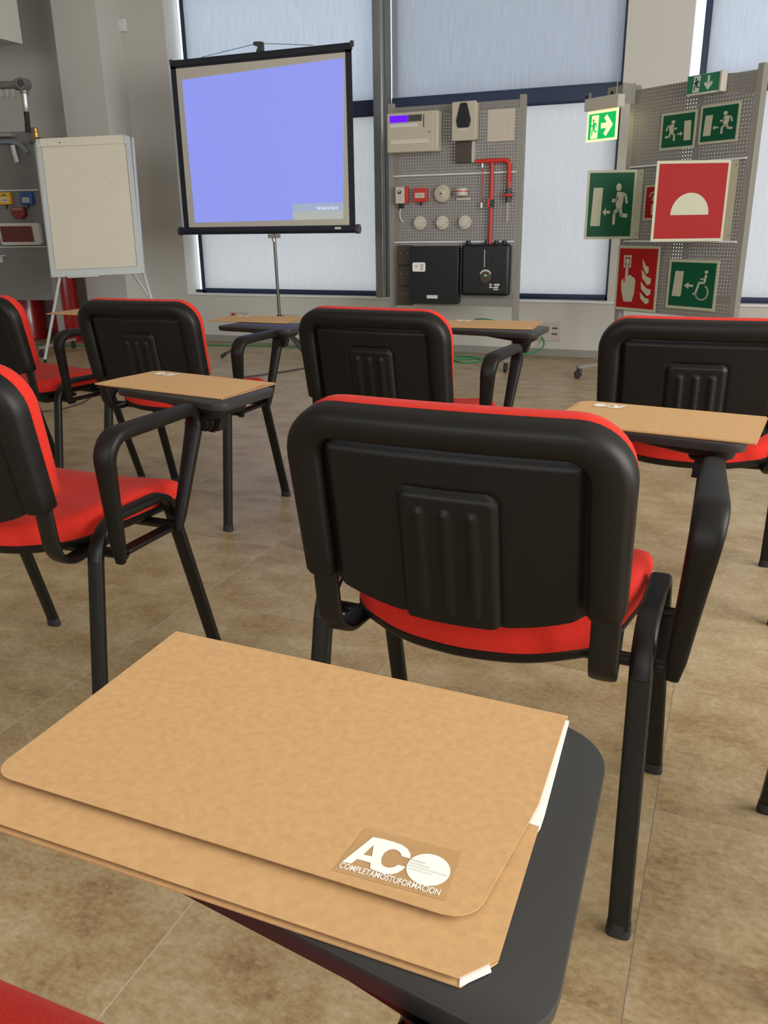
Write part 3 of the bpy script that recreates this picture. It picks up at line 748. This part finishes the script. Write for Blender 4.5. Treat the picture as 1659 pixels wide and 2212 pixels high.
MB().box(.062, .074, -.082, -.074, .06, .33).box(.125, .133, -.082, -.074, .06, .33).build('raised_rib', 'black', t, bevel=.002)
MB().lathe([(0, -.086), (.040, -.084), (.044, -.074)], (.012, 0, .128), 'y', 28).build('dial', 'darkbrown', t)
a = MB()
for k in range(13):
    th = PI*(.18+.64*k/12); a.box(.012+.044*math.cos(th)-.003, .012+.044*math.cos(th)+.003, -.0865, -.084, .133+.044*math.sin(th)-.006, .133+.044*math.sin(th)+.006)
for k in range(12): a.box(-.004, .003, -.078, -.0745, .200+.010*k, .206+.010*k)
a.build('level_scale', 'greyprint', t)
MB().box(.004, .020, -.088, -.085, .140, .146).build('green_light', 'greenled', t)
MB().box(.040, .115, -.0765, -.074, .072, .084).box(.040, .105, -.0765, -.074, .056, .066).box(.070, .105, -.0765, -.074, .042, .050).build('white_marking', 'greyprint', t)

# ---- safety signs
def circ(x, y, r, n=20): return [(x+r*math.cos(2*PI*k/n), y+r*math.sin(2*PI*k/n)) for k in range(n)]
def stroke(mb, pts, w, f):
    for a, b in zip(pts[:-1], pts[1:]):
        d = Vector((b[0]-a[0], b[1]-a[1])); d.normalize(); n = Vector((-d.y, d.x))*w/2
        mb.poly([(a[0]+n.x, a[1]+n.y), (a[0]-n.x, a[1]-n.y), (b[0]-n.x, b[1]-n.y), (b[0]+n.x, b[1]+n.y)], f=f)
    for p in pts[1:-1]: mb.poly(circ(p[0], p[1], w/2, 12), f=f)
def runner(mb, f, flip=False, door=True, arrow=True, fine=False, man=True):
    g = (lambda x, y: f(1-x, y)) if flip else f
    if door: mb.poly([(.07, .17), (.29, .17), (.31, .77), (.10, .77)], f=g)
    if arrow:
        mb.poly([(.33, .39), (.41, .46), (.40, .41), (.50, .41), (.50, .365), (.40, .365), (.41, .32)], f=g)
    if man:
        mb.poly(circ(.665, .775, .060), f=g)
        mb.poly([(.63, .70), (.75, .70), (.79, .62), (.76, .43), (.66, .40), (.62, .50)], f=g)
        stroke(mb, [(.67, .62), (.62, .57), (.53, .565)], .055, g); stroke(mb, [(.76, .67), (.83, .65), (.87, .52)], .05, g)
        stroke(mb, [(.68, .44), (.60, .37), (.60, .19)], .062, g); stroke(mb, [(.73, .45), (.76, .34), (.90, .325)], .062, g)
def wheelchair(mb, f):
    mb.poly([(.07, .22), (.28, .22), (.30, .80), (.11, .80)], f=f)
    mb.poly([(.33, .48), (.44, .56), (.43, .505), (.54, .505), (.54, .455), (.43, .455), (.44, .40)], f=f)
    ring = [(.74+.135*math.cos(a), .34+.165*math.sin(a)) for a in [PI*(.35-1.32*k/18) for k in range(19)]]
    stroke(mb, ring, .035, f); mb.poly(circ(.80, .80, .038), f=f)
    stroke(mb, [(.80, .74), (.775, .56), (.64, .55)], .05, f); stroke(mb, [(.79, .66), (.68, .63)], .03, f)
    stroke(mb, [(.66, .54), (.60, .30), (.545, .30)], .045, f)
def flames(mb, f, x0=.62, s=1):
    for k, (y, h, w_) in enumerate(((.08, .20, .25), (.22, .24, .28), (.40, .26, .26), (.58, .26, .18))):
        mb.poly([(x0+.0, y+h), (x0+.03, y+h*.45), (x0+w_*.7, y), (x0+w_, y-.0+.03), (x0+w_, y+h*.45), (x0+w_*.55, y+h*.55)], f=f)
def callhand(mb, f):
    for a in ([(.13, .68), (.33, .68), (.33, .885), (.13, .885)],):
        mb.poly(a, [[(.165, .71), (.295, .71), (.295, .855), (.165, .855)]], f=f)
    mb.poly(circ(.23, .785, .052), f=f)
    mb.poly([(.20, .74), (.26, .74), (.27, .54), (.33, .56), (.38, .53), (.45, .51), (.48, .46), (.47, .25), (.42, .10), (.20, .10), (.12, .28), (.10, .44), (.15, .50), (.17, .42), (.19, .42)], f=f)
    flames(mb, f)
def helmet(mb, f):
    mb.poly([(.78, .32), (.22, .32)]+[(.50-.28*math.cos(PI*k/24), .33+.285*math.sin(PI*k/24)) for k in range(1, 24)], f=f)
def extinguisher(mb, f):
    mb.poly([(.28, .10), (.62, .10), (.62, .46), (.28, .46)], f=f); mb.poly([(.28, .55), (.62, .55), (.60, .68), (.52, .76), (.38, .76), (.30, .68)], f=f)
    mb.poly([(.36, .80), (.56, .80), (.56, .85), (.36, .85)], f=f); stroke(mb, [(.40, .85), (.22, .80), (.16, .68)], .045, f)
    flames(mb, lambda x, y: f(x*.9+.1, y*.8), x0=.66)
def sign(name, label, cat, loc, rz, wd, ht, field, pict, border=.014, board='lum', pm='lum', thick=.003, group='safety signs on the sign stand', tilt=0):
    t = thing(name, label, cat, loc, rz, group); t.rotation_euler = (0, tilt, rz)
    MB().box(0, wd, -thick, 0, 0, ht).build('backing_plate', board, t)
    MB().box(border, wd-border, -thick-.0008, -thick, border, ht-border).build('colour_field', field, t)
    mb = MB(); y = -thick-.0014
    pict(mb, lambda u, v: (border+(wd-2*border)*u, y, border+(ht-2*border)*v))
    mb.build('pictogram', pm, t)
    return t
e3 = Vector((math.cos(RZ3), math.sin(RZ3), 0)); n3 = Vector((math.sin(RZ3), -math.cos(RZ3), 0))
def on3(u, z, off=.004):
    p = Vector((-.755, 6.015, 0))+e3*u+n3*off; return (p.x, p.y, z)
sign('exit_sign', 'green exit sign, runner going right, under the lit sign on stand', 'sign', on3(.245, 1.425), RZ3, .258, .210, 'signg', lambda m_, f: runner(m_, f, flip=True))
sign('exit_sign', 'green exit sign, runner going left, upper right of the sign stand', 'sign', on3(.527, 1.436), RZ3, .264, .212, 'signg', lambda m_, f: runner(m_, f))
sign('call_point_sign', 'red sign with a pressing hand and flames, lower left of stand', 'sign', on3(-.008, .444, .022), RZ3, .350, .416, 'signr', callhand, .018)
sign('wheelchair_exit_sign', 'green sign with wheelchair and arrow, lower right of stand', 'sign', on3(.405, .480), RZ3, .365, .302, 'signg', wheelchair, .018)
sign('extinguisher_sign', 'small red extinguisher sign half hidden behind the large red sign', 'sign', on3(.163, 1.018), RZ3, .20, .210, 'signr', extinguisher, .012)
def flag(label, u, zb, wd, ht, field, pict, left, group='flag signs standing out from the stand'):
    """sign folded from a plate: a mounting flange on the stand and a face turned to the room"""
    h = Vector(on3(u, zb, .004)); lft = Vector((*left, zb)); v = Vector((h.x-lft.x, h.y-lft.y, 0)); wd = v.length; rz = math.atan2(v.y, v.x)
    t = sign('flag_sign', label, 'sign', (lft.x, lft.y, zb), rz, wd, ht, field, pict, .016, group=group)
    inv = Matrix.Rotation(-rz, 4, 'Z'); d = inv @ e3
    MB().loops([[(wd+d.x*k, d.y*k-.003, z), (wd+d.x*k, d.y*k, z)] [::1]+[] for k, z in ()] or [[(wd-.002, -.004, 0), (wd-.002, 0, 0), (wd+d.x*.05, d.y*.05+.001, 0), (wd+d.x*.05, d.y*.05-.003, 0)], [(wd-.002, -.004, ht), (wd-.002, 0, ht), (wd+d.x*.05, d.y*.05+.001, ht), (wd+d.x*.05, d.y*.05-.003, ht)]]).build('mounting_flange', 'lum', t)
    for z in (.03, ht-.03):
        MB().lathe([(0, -.006), (.004, -.006), (.005, -.003)], (wd+d.x*.034, d.y*.034, z), 'y', 10).build('screw', 'dark', t)
flag('large red flag sign with a white firefighter helmet half circle', .770, .893, .38, .447, 'signr', helmet, (-.520, 5.438))
flag('green flag sign with door and left running figure, left of the stand', .085, .902, .28, .424, 'signg', lambda m_, f: runner(m_, f), (-.985, 5.858))
# boxed exit sign, arrow down
t = thing('boxed_exit_sign', 'green boxed exit sign with down arrow, top right of the stand', 'sign', on3(.442, 1.707), RZ3)
MB().box(0, .235, -.045, 0, 0, .105).build('backing_plate', 'trimw', t, bevel=.004)
MB().box(.004, .222, -.048, -.045, .008, .103).build('colour_field', 'signg2', t)
MB().box(.222, .243, -.052, -.002, -.002, .108).build('end_cap', 'creamw', t, bevel=.006)
mb = MB(); f = lambda x, y: (x, -.0488, y)
mb.poly([(.045, .012), (.090, .012), (.096, .098), (.050, .098)], f=f)
mb.poly([(.150, .016), (.180, .048), (.172, .062), (.158, .05), (.158, .092), (.143, .092), (.143, .05), (.129, .062), (.121, .048)], f=f)
mb.build('pictogram', 'lumw', t)
mb = MB(); runner(mb, lambda x, y: (.036+(x-.40)*.11, -.0494, .004+y*.10), door=False, arrow=False); mb.build('running_figure', 'signg', t)
# lit exit sign hung from a bracket in front of the stand's top left corner
t = thing('lit_exit_sign', 'illuminated green exit sign with right arrow hanging under a white box', 'sign', on3(-.235, 1.50, .155), RZ3)
MB().box(-.005, .280, -.030, .030, .188, .262).build('light_box', 'creamw', t, bevel=.003)
MB().box(.003, .262, -.003, .003, .004, .188).build('edge_lit_plate', 'litc', t)
MB().box(.018, .246, -.0042, -.003, .018, .170).build('colour_field', 'litg', t)
mb = MB(); f = lambda x, y: (x, -.0048, y)
mb.poly([(.040, .022), (.100, .022), (.105, .160), (.045, .160)], f=f)
mb.poly([(.125, .078), (.172, .078), (.150, .045), (.172, .030), (.226, .094), (.172, .158), (.150, .140), (.172, .110), (.125, .110)], f=f)
mb.build('pictogram', 'litc', t)
mb = MB(); runner(mb, lambda x, y: (.010+(x-.30)*.14, -.0054, .014+y*.15), door=False, arrow=False); mb.build('running_figure', 'litg', t)
t2 = MB().box(.25, .256, .030, .150, .215, .330).box(.03, .25, .140, .150, .235, .335).box(-.002, .010, .0, .012, .262, .30).build('bracket', 'standgrey', t)
MB().lathe([(0, -.034), (.010, -.034), (.010, -.028)], (.012, 0, .270), 'y', 10).lathe([(0, -.034), (.010, -.034), (.010, -.028)], (.225, 0, .272), 'y', 10).build('fixing_knob', 'black', t)
MB().tube([(.235, -.0, .262), (.235, .0, .37)], .002, 6).build('suspension_wire', 'chrome', t)
l = bpy.data.lights.new('exit_sign_lamp', 'AREA'); l.shape = 'RECTANGLE'; l.size = .24; l.size_y = .02; l.energy = .22; l.color = (1.0, .95, .55)
lo = bpy.data.objects.new('exit_sign_lamp', l); COL.objects.link(lo); lo.parent = t; lo.location = (.13, .02, .184)

# ============================================================ PROJECTION SCREEN
t = thing('projection_screen', 'tripod projection screen showing a blue image in front of the left window', 'projection screen', (-3.40, 5.95, 0))
cx = -3.40
def X(v): return v-cx
MB().tube([(X(-3.385), .03, .22), (X(-3.40), .03, 1.25)], .0125, 14).tube([(X(-3.40), .03, 1.2), (X(-3.43), .03, 2.25)], .010, 12).build('pole', 'pole', t)
for fx, fy in ((-3.819, 5.755), (-2.984, 5.723), (-3.392, 6.400)):
    d = Vector((fx-cx, fy-5.95, 0)); dn = d.normalized()
    a = dn*.02+Vector((0, .03*0, .26)); p0 = Vector((.012, .03, .27))
    lg = MB().tube([p0, Vector((d.x, d.y, .022))], .0115, 10).build('leg', 'dark', t)
    MB().tube([Vector((d.x, d.y, .022))+(p0-Vector((d.x, d.y, .022))).normalized()*.05, Vector((d.x, d.y, .013))], .0135, 10).build('foot_tip', 'rubber', lg)
MB().tube([(.014, .03, .22), (.012, .03, .34)], .020, 14).build('leg_collar', 'dark', t)
MB().tube([(.0, .03, .90), (.0, .03, .955)], .016, 12).box(-.03, .055, -.01, .04, .925, .955).build('case_bracket', 'chrome', t)
MB().tube([(X(-4.235), 0, .985), (X(-2.668), 0, .985)], .029, 20).build('case', 'scrblack', t)
MB().tube([(X(-4.252), 0, .985), (X(-4.232), 0, .985)], .034, 20).tube([(X(-2.675), 0, .985), (X(-2.652), 0, .985)], .034, 20).build('end_cap', 'dark', t)
MB().box(X(-2.84), X(-2.79), -.032, -.028, .985, 1.0).build('maker_plate', 'greyprint', t)
MB().box(X(-4.200), X(-2.690), -.001, .001, 1.0, 2.175).build('screen_sheet', 'screenfab', t)
MB().box(X(-4.205), X(-4.158), -.0022, .0022, 1.0, 2.185).box(X(-2.732), X(-2.685), -.0022, .0022, 1.0, 2.185).box(X(-4.205), X(-2.685), -.0022, .0022, 2.158, 2.19).build('black_border', 'scrblack', t)
MB().box(X(-4.188), X(-2.680), -.010, .010, 2.172, 2.215).build('top_bar', 'scrblack', t, bevel=.003)
MB().box(X(-4.205), X(-4.185), -.012, .012, 2.185, 2.222).box(X(-2.690), X(-2.670), -.012, .012, 2.19, 2.225).build('bar_end', 'dark', t)
MB().prism(round_poly([(-.055, 2.215), (.005, 2.215), (.005, 2.28), (-.065, 2.285), (-.075, 2.262), (-.03, 2.25)], .008), .0, .03, lambda x, z, y: (x, y, z)).build('hook', 'dark', t)
MB().tube([(X(-3.92), 0, 2.218), (-.035, .01, 2.272), (X(-2.98), 0, 2.222)], .002, 6).build('hanging_cord', 'dark', t)
f = lambda x, z: (X(x), -.0030, z)
MB().poly([(-4.110, 2.078), (-2.744, 2.123), (-2.778, 1.172), (-3.204, 1.172), (-3.209, 1.055), (-4.098, 1.048)], f=f).build('projected_picture', 'img', t)  # glowing patch on the sheet, standing in for a projector's beam
MB().poly([(-3.204, 1.172), (-2.778, 1.172), (-2.780, 1.115), (-3.207, 1.115)], f=f).build('projected_banner', 'img2', t)
MB().poly([(-3.207, 1.115), (-2.780, 1.115), (-2.782, 1.058), (-3.209, 1.055)], f=f).build('projected_footer', 'img3', t)
text_mesh('No Source Found', .034, 'projected_text', 'imgt', t, lambda x, y: (X(-2.912)+x, -.0038, 1.136+y), font_w=.175, bold=.0004, shear=.15)

# ============================================================ FLIP CHART
P = [Vector((-4.976, 5.25, 1.641)), Vector((-4.331, 5.52, 1.658)), Vector((-4.216, 5.42, .684)), Vector((-4.894, 5.15, .659))]
cen = sum(P, Vector())/4; ux = ((P[1]-P[0])+(P[2]-P[3])).normalized(); uz = ((P[0]-P[3])+(P[1]-P[2])); uz = (uz-ux*uz.dot(ux)).normalized(); uy = uz.cross(ux)
t = thing('flip_chart', 'flip chart easel with cream sheets in front of the left wall pier', 'flip chart', tuple(cen)); 
mr = Matrix((ux, uy, uz)).transposed().to_4x4(); t.matrix_world = Matrix.Translation(cen) @ mr
hw_, hh = .352, .495
fo = round_poly([(-hw_, -hh), (hw_, -hh), (hw_, hh), (-hw_, hh)], .018)
fi = round_poly([(-hw_+.034, -hh+.052), (hw_-.036, -hh+.052), (hw_-.036, hh-.02), (-hw_+.034, hh-.02)], .02)
fr = MB(); fr.loops([[(x, .008, z) for x, z in fo], [(x, -.012, z) for x, z in fo], [(x, -.012, z) for x, z in fi], [(x, -.003, z) for x, z in fi]], cap0=True, cap1=True)
fr.build('board_frame', 'alu', t, bevel=.002)
MB().prism(round_poly([(-hw_+.038, -hh+.056), (hw_-.040, -hh+.056), (hw_-.040, hh-.03), (-hw_+.038, hh-.03)], .014), -.011, -.003, lambda x, z, y: (x, y, z)).build('paper_pad', 'board', t)
MB().box(-hw_+.028, hw_-.045, -.022, -.010, hh-.055, hh+.008).build('clamp_bar', 'board', t, bevel=.006)
MB().box(-hw_+.002, -hw_+.028, -.022, -.004, hh-.06, hh+.006).build('clamp_end', 'alu', t, bevel=.005); MB().box(hw_-.045, hw_-.024, -.022, -.004, hh-.06, hh+.008).build('clamp_end', 'alu', t, bevel=.005)
MB().tube([(-.17, -.0245, hh-.028), (-.17, -.020, hh-.028)], .005, 10).build('clamp_screw', 'dark', t)
MB().box(-.22, .02, -.045, -.012, -hh-.012, -hh+.004).build('pen_tray', 'alu', t, bevel=.003)
dm = MB(); rnd = random.Random(3)
for k in range(26):
    x = rnd.uniform(-.25, .24); z = rnd.uniform(-.05, .36); s_ = rnd.uniform(.002, .006)
    dm.poly([(x+s_*rnd.uniform(.5, 1)*math.cos(a), z+s_*rnd.uniform(.5, 1)*math.sin(a)) for a in [2*PI*j/7 for j in range(7)]], f=lambda a, b: (a, -.0115, b))
dm.build('marker_traces', 'dirt', t)
MB().sweep([(hw_+.004, .0, -hh), (hw_+.012, .02, hh-.01)], superprof(.02, .03, 12)).build('side_rail', 'alu', t)
MB().sweep([(-hw_-.006, .02, -hh), (-hw_-.012, .02, hh-.01)], superprof(.02, .03, 12)).build('side_rail', 'alu', t)
inv = (Matrix.Translation(cen) @ mr).inverted()
bpy.context.view_layer.update()
for a, b in ((( -4.83, 5.16, .66), (-5.03, 5.08, .0)), ((-4.27, 5.46, .68), (-4.02, 5.35, .0)), ((-4.50, 5.50, .80), (-4.29, 5.95, .0))):
    lg = MB().tube([inv @ Vector(a), inv @ (Vector(b)+Vector((0, 0, .01)))], .0115, 12).build('leg', 'alu', t)
    MB().tube([inv @ (Vector(b)+(Vector(a)-Vector(b)).normalized()*.04), inv @ Vector(b)], .0135, 10).build('foot_tip', 'rubber', lg)

# ============================================================ LEFT DISPLAY (stand at the left edge)
RZ1 = math.atan2(.235, .972); d1 = Vector((-.972, -.235, 0)); n1 = Vector((.235, -.972, 0))
def on1(u, z, off=.004):
    p = Vector((-5.40, 5.707, 0))+d1*u+n1*off; return (p.x, p.y, z)
def callbox(label, u, z, colr, name='call_point'):
    t = thing(name, label, 'call point', on1(u, z), RZ1, 'call points on the left stand')
    MB().box(-.052, .052, -.045, 0, -.048, .048).build('body', colr, t, bevel=.006)
    MB().box(-.030, .030, -.048, -.045, -.030, .006).build('glass_plate', 'creamw', t)
    MB().box(-.018, .018, -.0488, -.048, -.016, -.010).box(-.022, .022, -.0488, -.044, .020, .030).build('target_dots', 'dark', t)
    MB().box(-.004, .004, -.03, -.02, -.08, -.048).build('test_key', 'black', t)
callbox('yellow call point at the left edge above the red beacon', .322, 1.259, 'yellow')
callbox('blue call point between the yellow one and the flip chart', .131, 1.256, 'blue')
t = thing('fire_sounder', 'dark red FUEGO sounder between the yellow and blue call points', 'sounder', on1(.218, 1.145), RZ1)
MB().prism(round_poly([(-.060, .047), (.060, .047), (.058, -.015), (.030, -.046), (-.030, -.046), (-.058, -.015)], .016), -.05, 0, lambda x, z, y: (x, y, z)).build('body', 'fuego', t, bevel=.004)
text_mesh('FUEGO', .028, 'lettering', 'creamw', t, lambda x, y: (x, -.051, .030+y), font_w=.088)
t = thing('emergency_light', 'cream framed wall light with a dark red ribbed lens at left edge', 'emergency light', on1(.225, .890), RZ1)
MB().prism(round_poly([(-.182, 0), (.182, 0), (.176, .175), (-.182, .178)], .022), -.060, 0, lambda x, z, y: (x, y, z)).build('frame', 'creamw', t, bevel=.006)
MB().prism(round_poly([(-.160, .026), (.128, .026), (.120, .150), (-.165, .152)], .006), -.066, -.06, lambda x, z, y: (x, y, z)).build('lens', 'lens', t, bevel=.003)
r = MB()
for k in range(6): r.box(-.158, .122, -.069, -.066, .034+.019*k, .041+.019*k)
r.build('lens_rib', 'lens', t)
t = thing('small_shelf', 'small pale bracket shelf at the left edge below the red lens', 'shelf', on1(.50, .80), RZ1)
MB().box(-.08, .085, -.13, 0, 0, .012).build('top', 'trimw', t, bevel=.002)
MB().box(.04, .05, -.10, 0, -.05, 0).build('bracket', 'trimw', t)
# grey hose nozzle hooked at the top of the stand
t = thing('hose_nozzle', 'blue grey pistol nozzle with a lever hanging at the stand top', 'nozzle', on1(.25, 1.66), RZ1)
MB().tube(fillet([(-.10, -.05, .035), (.05, -.05, .028), (.13, -.05, .012), (.19, -.05, -.055)], .04, 5), [.020]*2+[.019]*10+[.017]*7, 12).build('body', 'greyhook', t) if False else MB().sweep(fillet([(-.14, -.05, .030), (.05, -.05, .028), (.13, -.05, .012), (.195, -.05, -.060)], .04, 5), superprof(.030, .036, 14), side=(0, 1, 0)).build('body', 'greyhook', t)
MB().sweep([(.075, -.05, .0), (.08, -.05, -.06), (.095, -.05, -.13)], superprof(.020, .038, 12, 3), side=(0, 1, 0)).build('lever', 'alu', t)
MB().box(-.16, .09, -.10, 0, .060, .085).build('support_bracket', 'standgrey', t, bevel=.004)
t = thing('pipe_tee_assembly', 'grey steel pipe ending in a tee with a black hose below it', 'pipe', on1(0, 2.10, .05), RZ1)
px = MB(); px.tube([(-.90, 0, -.006), (-.03, 0, -.004)], .029, 16).tube([(-.30, 0, -.006), (-.26, 0, -.006)], .036, 16).tube([(-.075, 0, -.004), (-.045, 0, -.004)], .041, 16)
px.build('main_pipe', 'galv', t)
MB().tube([(-.05, 0, -.004), (.015, 0, -.004)], .038, 18).tube([(.002, .03, -.004), (.002, -.060, -.004)], .043, 20).tube([(-.012, 0, -.03), (-.012, 0, -.075)], .033, 16).build('tee_fitting', 'galv', t)
MB().tube([(.002, -.0605, -.004), (.002, -.0625, -.004)], .028, 18).build('pipe_mouth', 'dark', t)
MB().tube([(-.012, 0, -.07), (-.012, 0, -.10), (-.014, 0, -.155), (-.018, 0, -.20)], [.030, .028, .030, .020], 16).build('coupling', 'chrome', t)
MB().tube([(-.018, 0, -.20), (-.020, 0, -.27), (-.034, .01, -.345)], .021, 14).build('hose', 'rubber', t)
h = MB()
for x in (-.21, -.16, -.105): h.tube(fillet([(x, -.0, -.03), (x, -.0, -.085), (x+.012, -.0, -.10), (x+.02, 0, -.08)], .008, 3), .004, 8)
h.build('hanging_hook', 'chrome', t)
MB().box(-.93, -.87, -.03, .03, -2.1, .04).build('support_post', 'standgrey', t)
t = thing('brass_coupling', 'small brass hose coupling standing behind the flip chart corner', 'coupling', on1(-.052, 1.755, .07), RZ1)
MB().lathe([(.030, -.075), (.030, -.05), (.020, -.045), (.022, -.01), (.016, -.005), (.018, .02), (.010, .028), (0, .028)], (0, 0, 0), 'z', 16).build('body', 'brass', t)
MB().box(.0, .05, -.03, .03, -.085, -.05).box(-.06, .0, -.02, .02, -.09, -.075).build('clip', 'dark', t)

# big red cylinders behind the left stand
for x, y, r, hgt, lab in ((-6.44, 6.36, .20, .52, 'squat red cylinder under the left stand, with a bright vertical highlight'), (-5.86, 6.28, .125, .95, 'tall red cylinder seen between flip chart legs')):
    t = thing('red_cylinder', lab, 'fire extinguisher', (x, y, 0), 0, 'red cylinders behind the left stand')
    MB().lathe([(r*.94, 0), (r, .012), (r, hgt-.08), (r*.9, hgt-.03), (r*.5, hgt), (0, hgt+.005)], (0, 0, 0), 'z', 40).build('body', 'redcyl', t)
    MB().lathe([(r*.25, 0), (r*.25, .05), (r*.15, .06), (0, .06)], (0, 0, hgt), 'z', 16).build('valve_cap', 'dark', t)
t = tag(MB().box(-.06, .06, -.035, 0, 0, .085).build('wall_module', 'wallc', bevel=.006), 'small white box high on the wall left of the window', 'detector', loc=(-5.19+.02, WY, 2.70))
t.scale = (.75, 1, 1.15)
t.location = (-5.175, WY, 2.62)

# ============================================================ SOCKETS
def socket(x, z, label, wd=.19, red=(-.085, -.045), rows=1):
    t = thing('wall_socket', label, 'socket', (x, WY, z), 0, 'wall socket boxes under the windows')
    ht = .085 if rows == 1 else .145
    MB().box(-wd/2, wd/2, -.012, 0, -ht/2, ht/2).build('cover_plate', 'socket', t, bevel=.003)
    MB().box(red[0], red[1], -.016, -.012, -.030, .030).build('red_outlet', 'redbox', t, bevel=.002)
    g = MB()
    for k in range(rows): g.box(.035, .078, -.0135, -.012, .006+.0+(k*.045-(.0 if rows == 1 else .03)), .018+(k*.045-(.0 if rows == 1 else .03)))
    g.build('data_outlet', 'dark', t)
    MB().lathe([(0, -.0135), (.010, -.0135), (.011, -.012)], (-.008, 0, 0), 'y', 14).build('outlet_mark', 'greyprint', t)
socket(-4.19, .236, 'wall socket box left of the screen pole')
socket(-3.67, .226, 'wall socket box right of the screen pole')
socket(-1.98, .205, 'wall socket box half hidden behind the middle folder')
socket(-1.36, .196, 'tall wall socket box with a green cable, right of the alarm stand', .20, (-.098, -.050), 2)

# ============================================================ CABLES
def cable(name, pts, r, m_, label, grp=None):
    P_ = [Vector(p) for p in pts]; Q = []
    for i in range(len(P_)-1):
        p0 = P_[max(i-1, 0)]; p1 = P_[i]; p2 = P_[i+1]; p3 = P_[min(i+2, len(P_)-1)]
        for k in range(8):
            u = k/8; Q.append(.5*((2*p1)+(p2-p0)*u+(2*p0-5*p1+4*p2-p3)*u*u+(3*p1-p0-3*p2+p3)*u**3))
    Q.append(P_[-1])
    return tag(MB().tube(Q, r, 8).build(name, m_), label, 'cable', grp)
cable('power_cable', [(-3.75, 4.15, .006), (-3.62, 4.4, .006), (-3.40, 4.75, .006), (-3.28, 4.88, .006), (-3.10, 5.13, .006), (-2.96, 5.43, .006), (-2.90, 5.70, .006)], .006, 'cable', 'dark cable curving over the floor in front of screen tripod')
cable('power_cable', [(-4.1, 3.55, .005), (-3.75, 3.60, .005), (-3.62, 3.72, .005), (-3.64, 3.95, .005), (-3.75, 4.15, .006)], .005, 'cable', 'dark cable on the floor behind the left chair legs')
cable('network_cable', [(-6.3, 6.06, .006), (-6.0, 5.98, .006), (-5.77, 5.95, .006), (-5.3, 6.1, .006), (-4.7, 6.42, .006), (-4.3, 6.42, .006), (-3.9, 6.5, .006), (-3.2, 6.55, .006)], .006, 'green', 'green cable running along the skirting at left')
cable('network_cable', [(-1.40, 6.655, .15), (-1.37, 6.60, .10), (-1.42, 6.55, .05), (-1.58, 6.50, .02), (-1.72, 6.45, .007), (-1.85, 6.36, .007), (-1.99, 6.25, .007), (-1.90, 6.13, .007), (-1.78, 6.22, .007), (-1.86, 6.40, .007), (-2.05, 6.42, .007), (-2.10, 6.30, .007), (-2.0, 6.2, .012)], .007, 'green', 'green cable hanging from right socket and coiled on the floor')
cable('network_cable', [(-1.98, 6.66, .24), (-1.93, 6.62, .28), (-1.85, 6.60, .285), (-1.78, 6.62, .27), (-1.74, 6.66, .23)], .005, 'green', 'short green cable arching over the middle socket box')
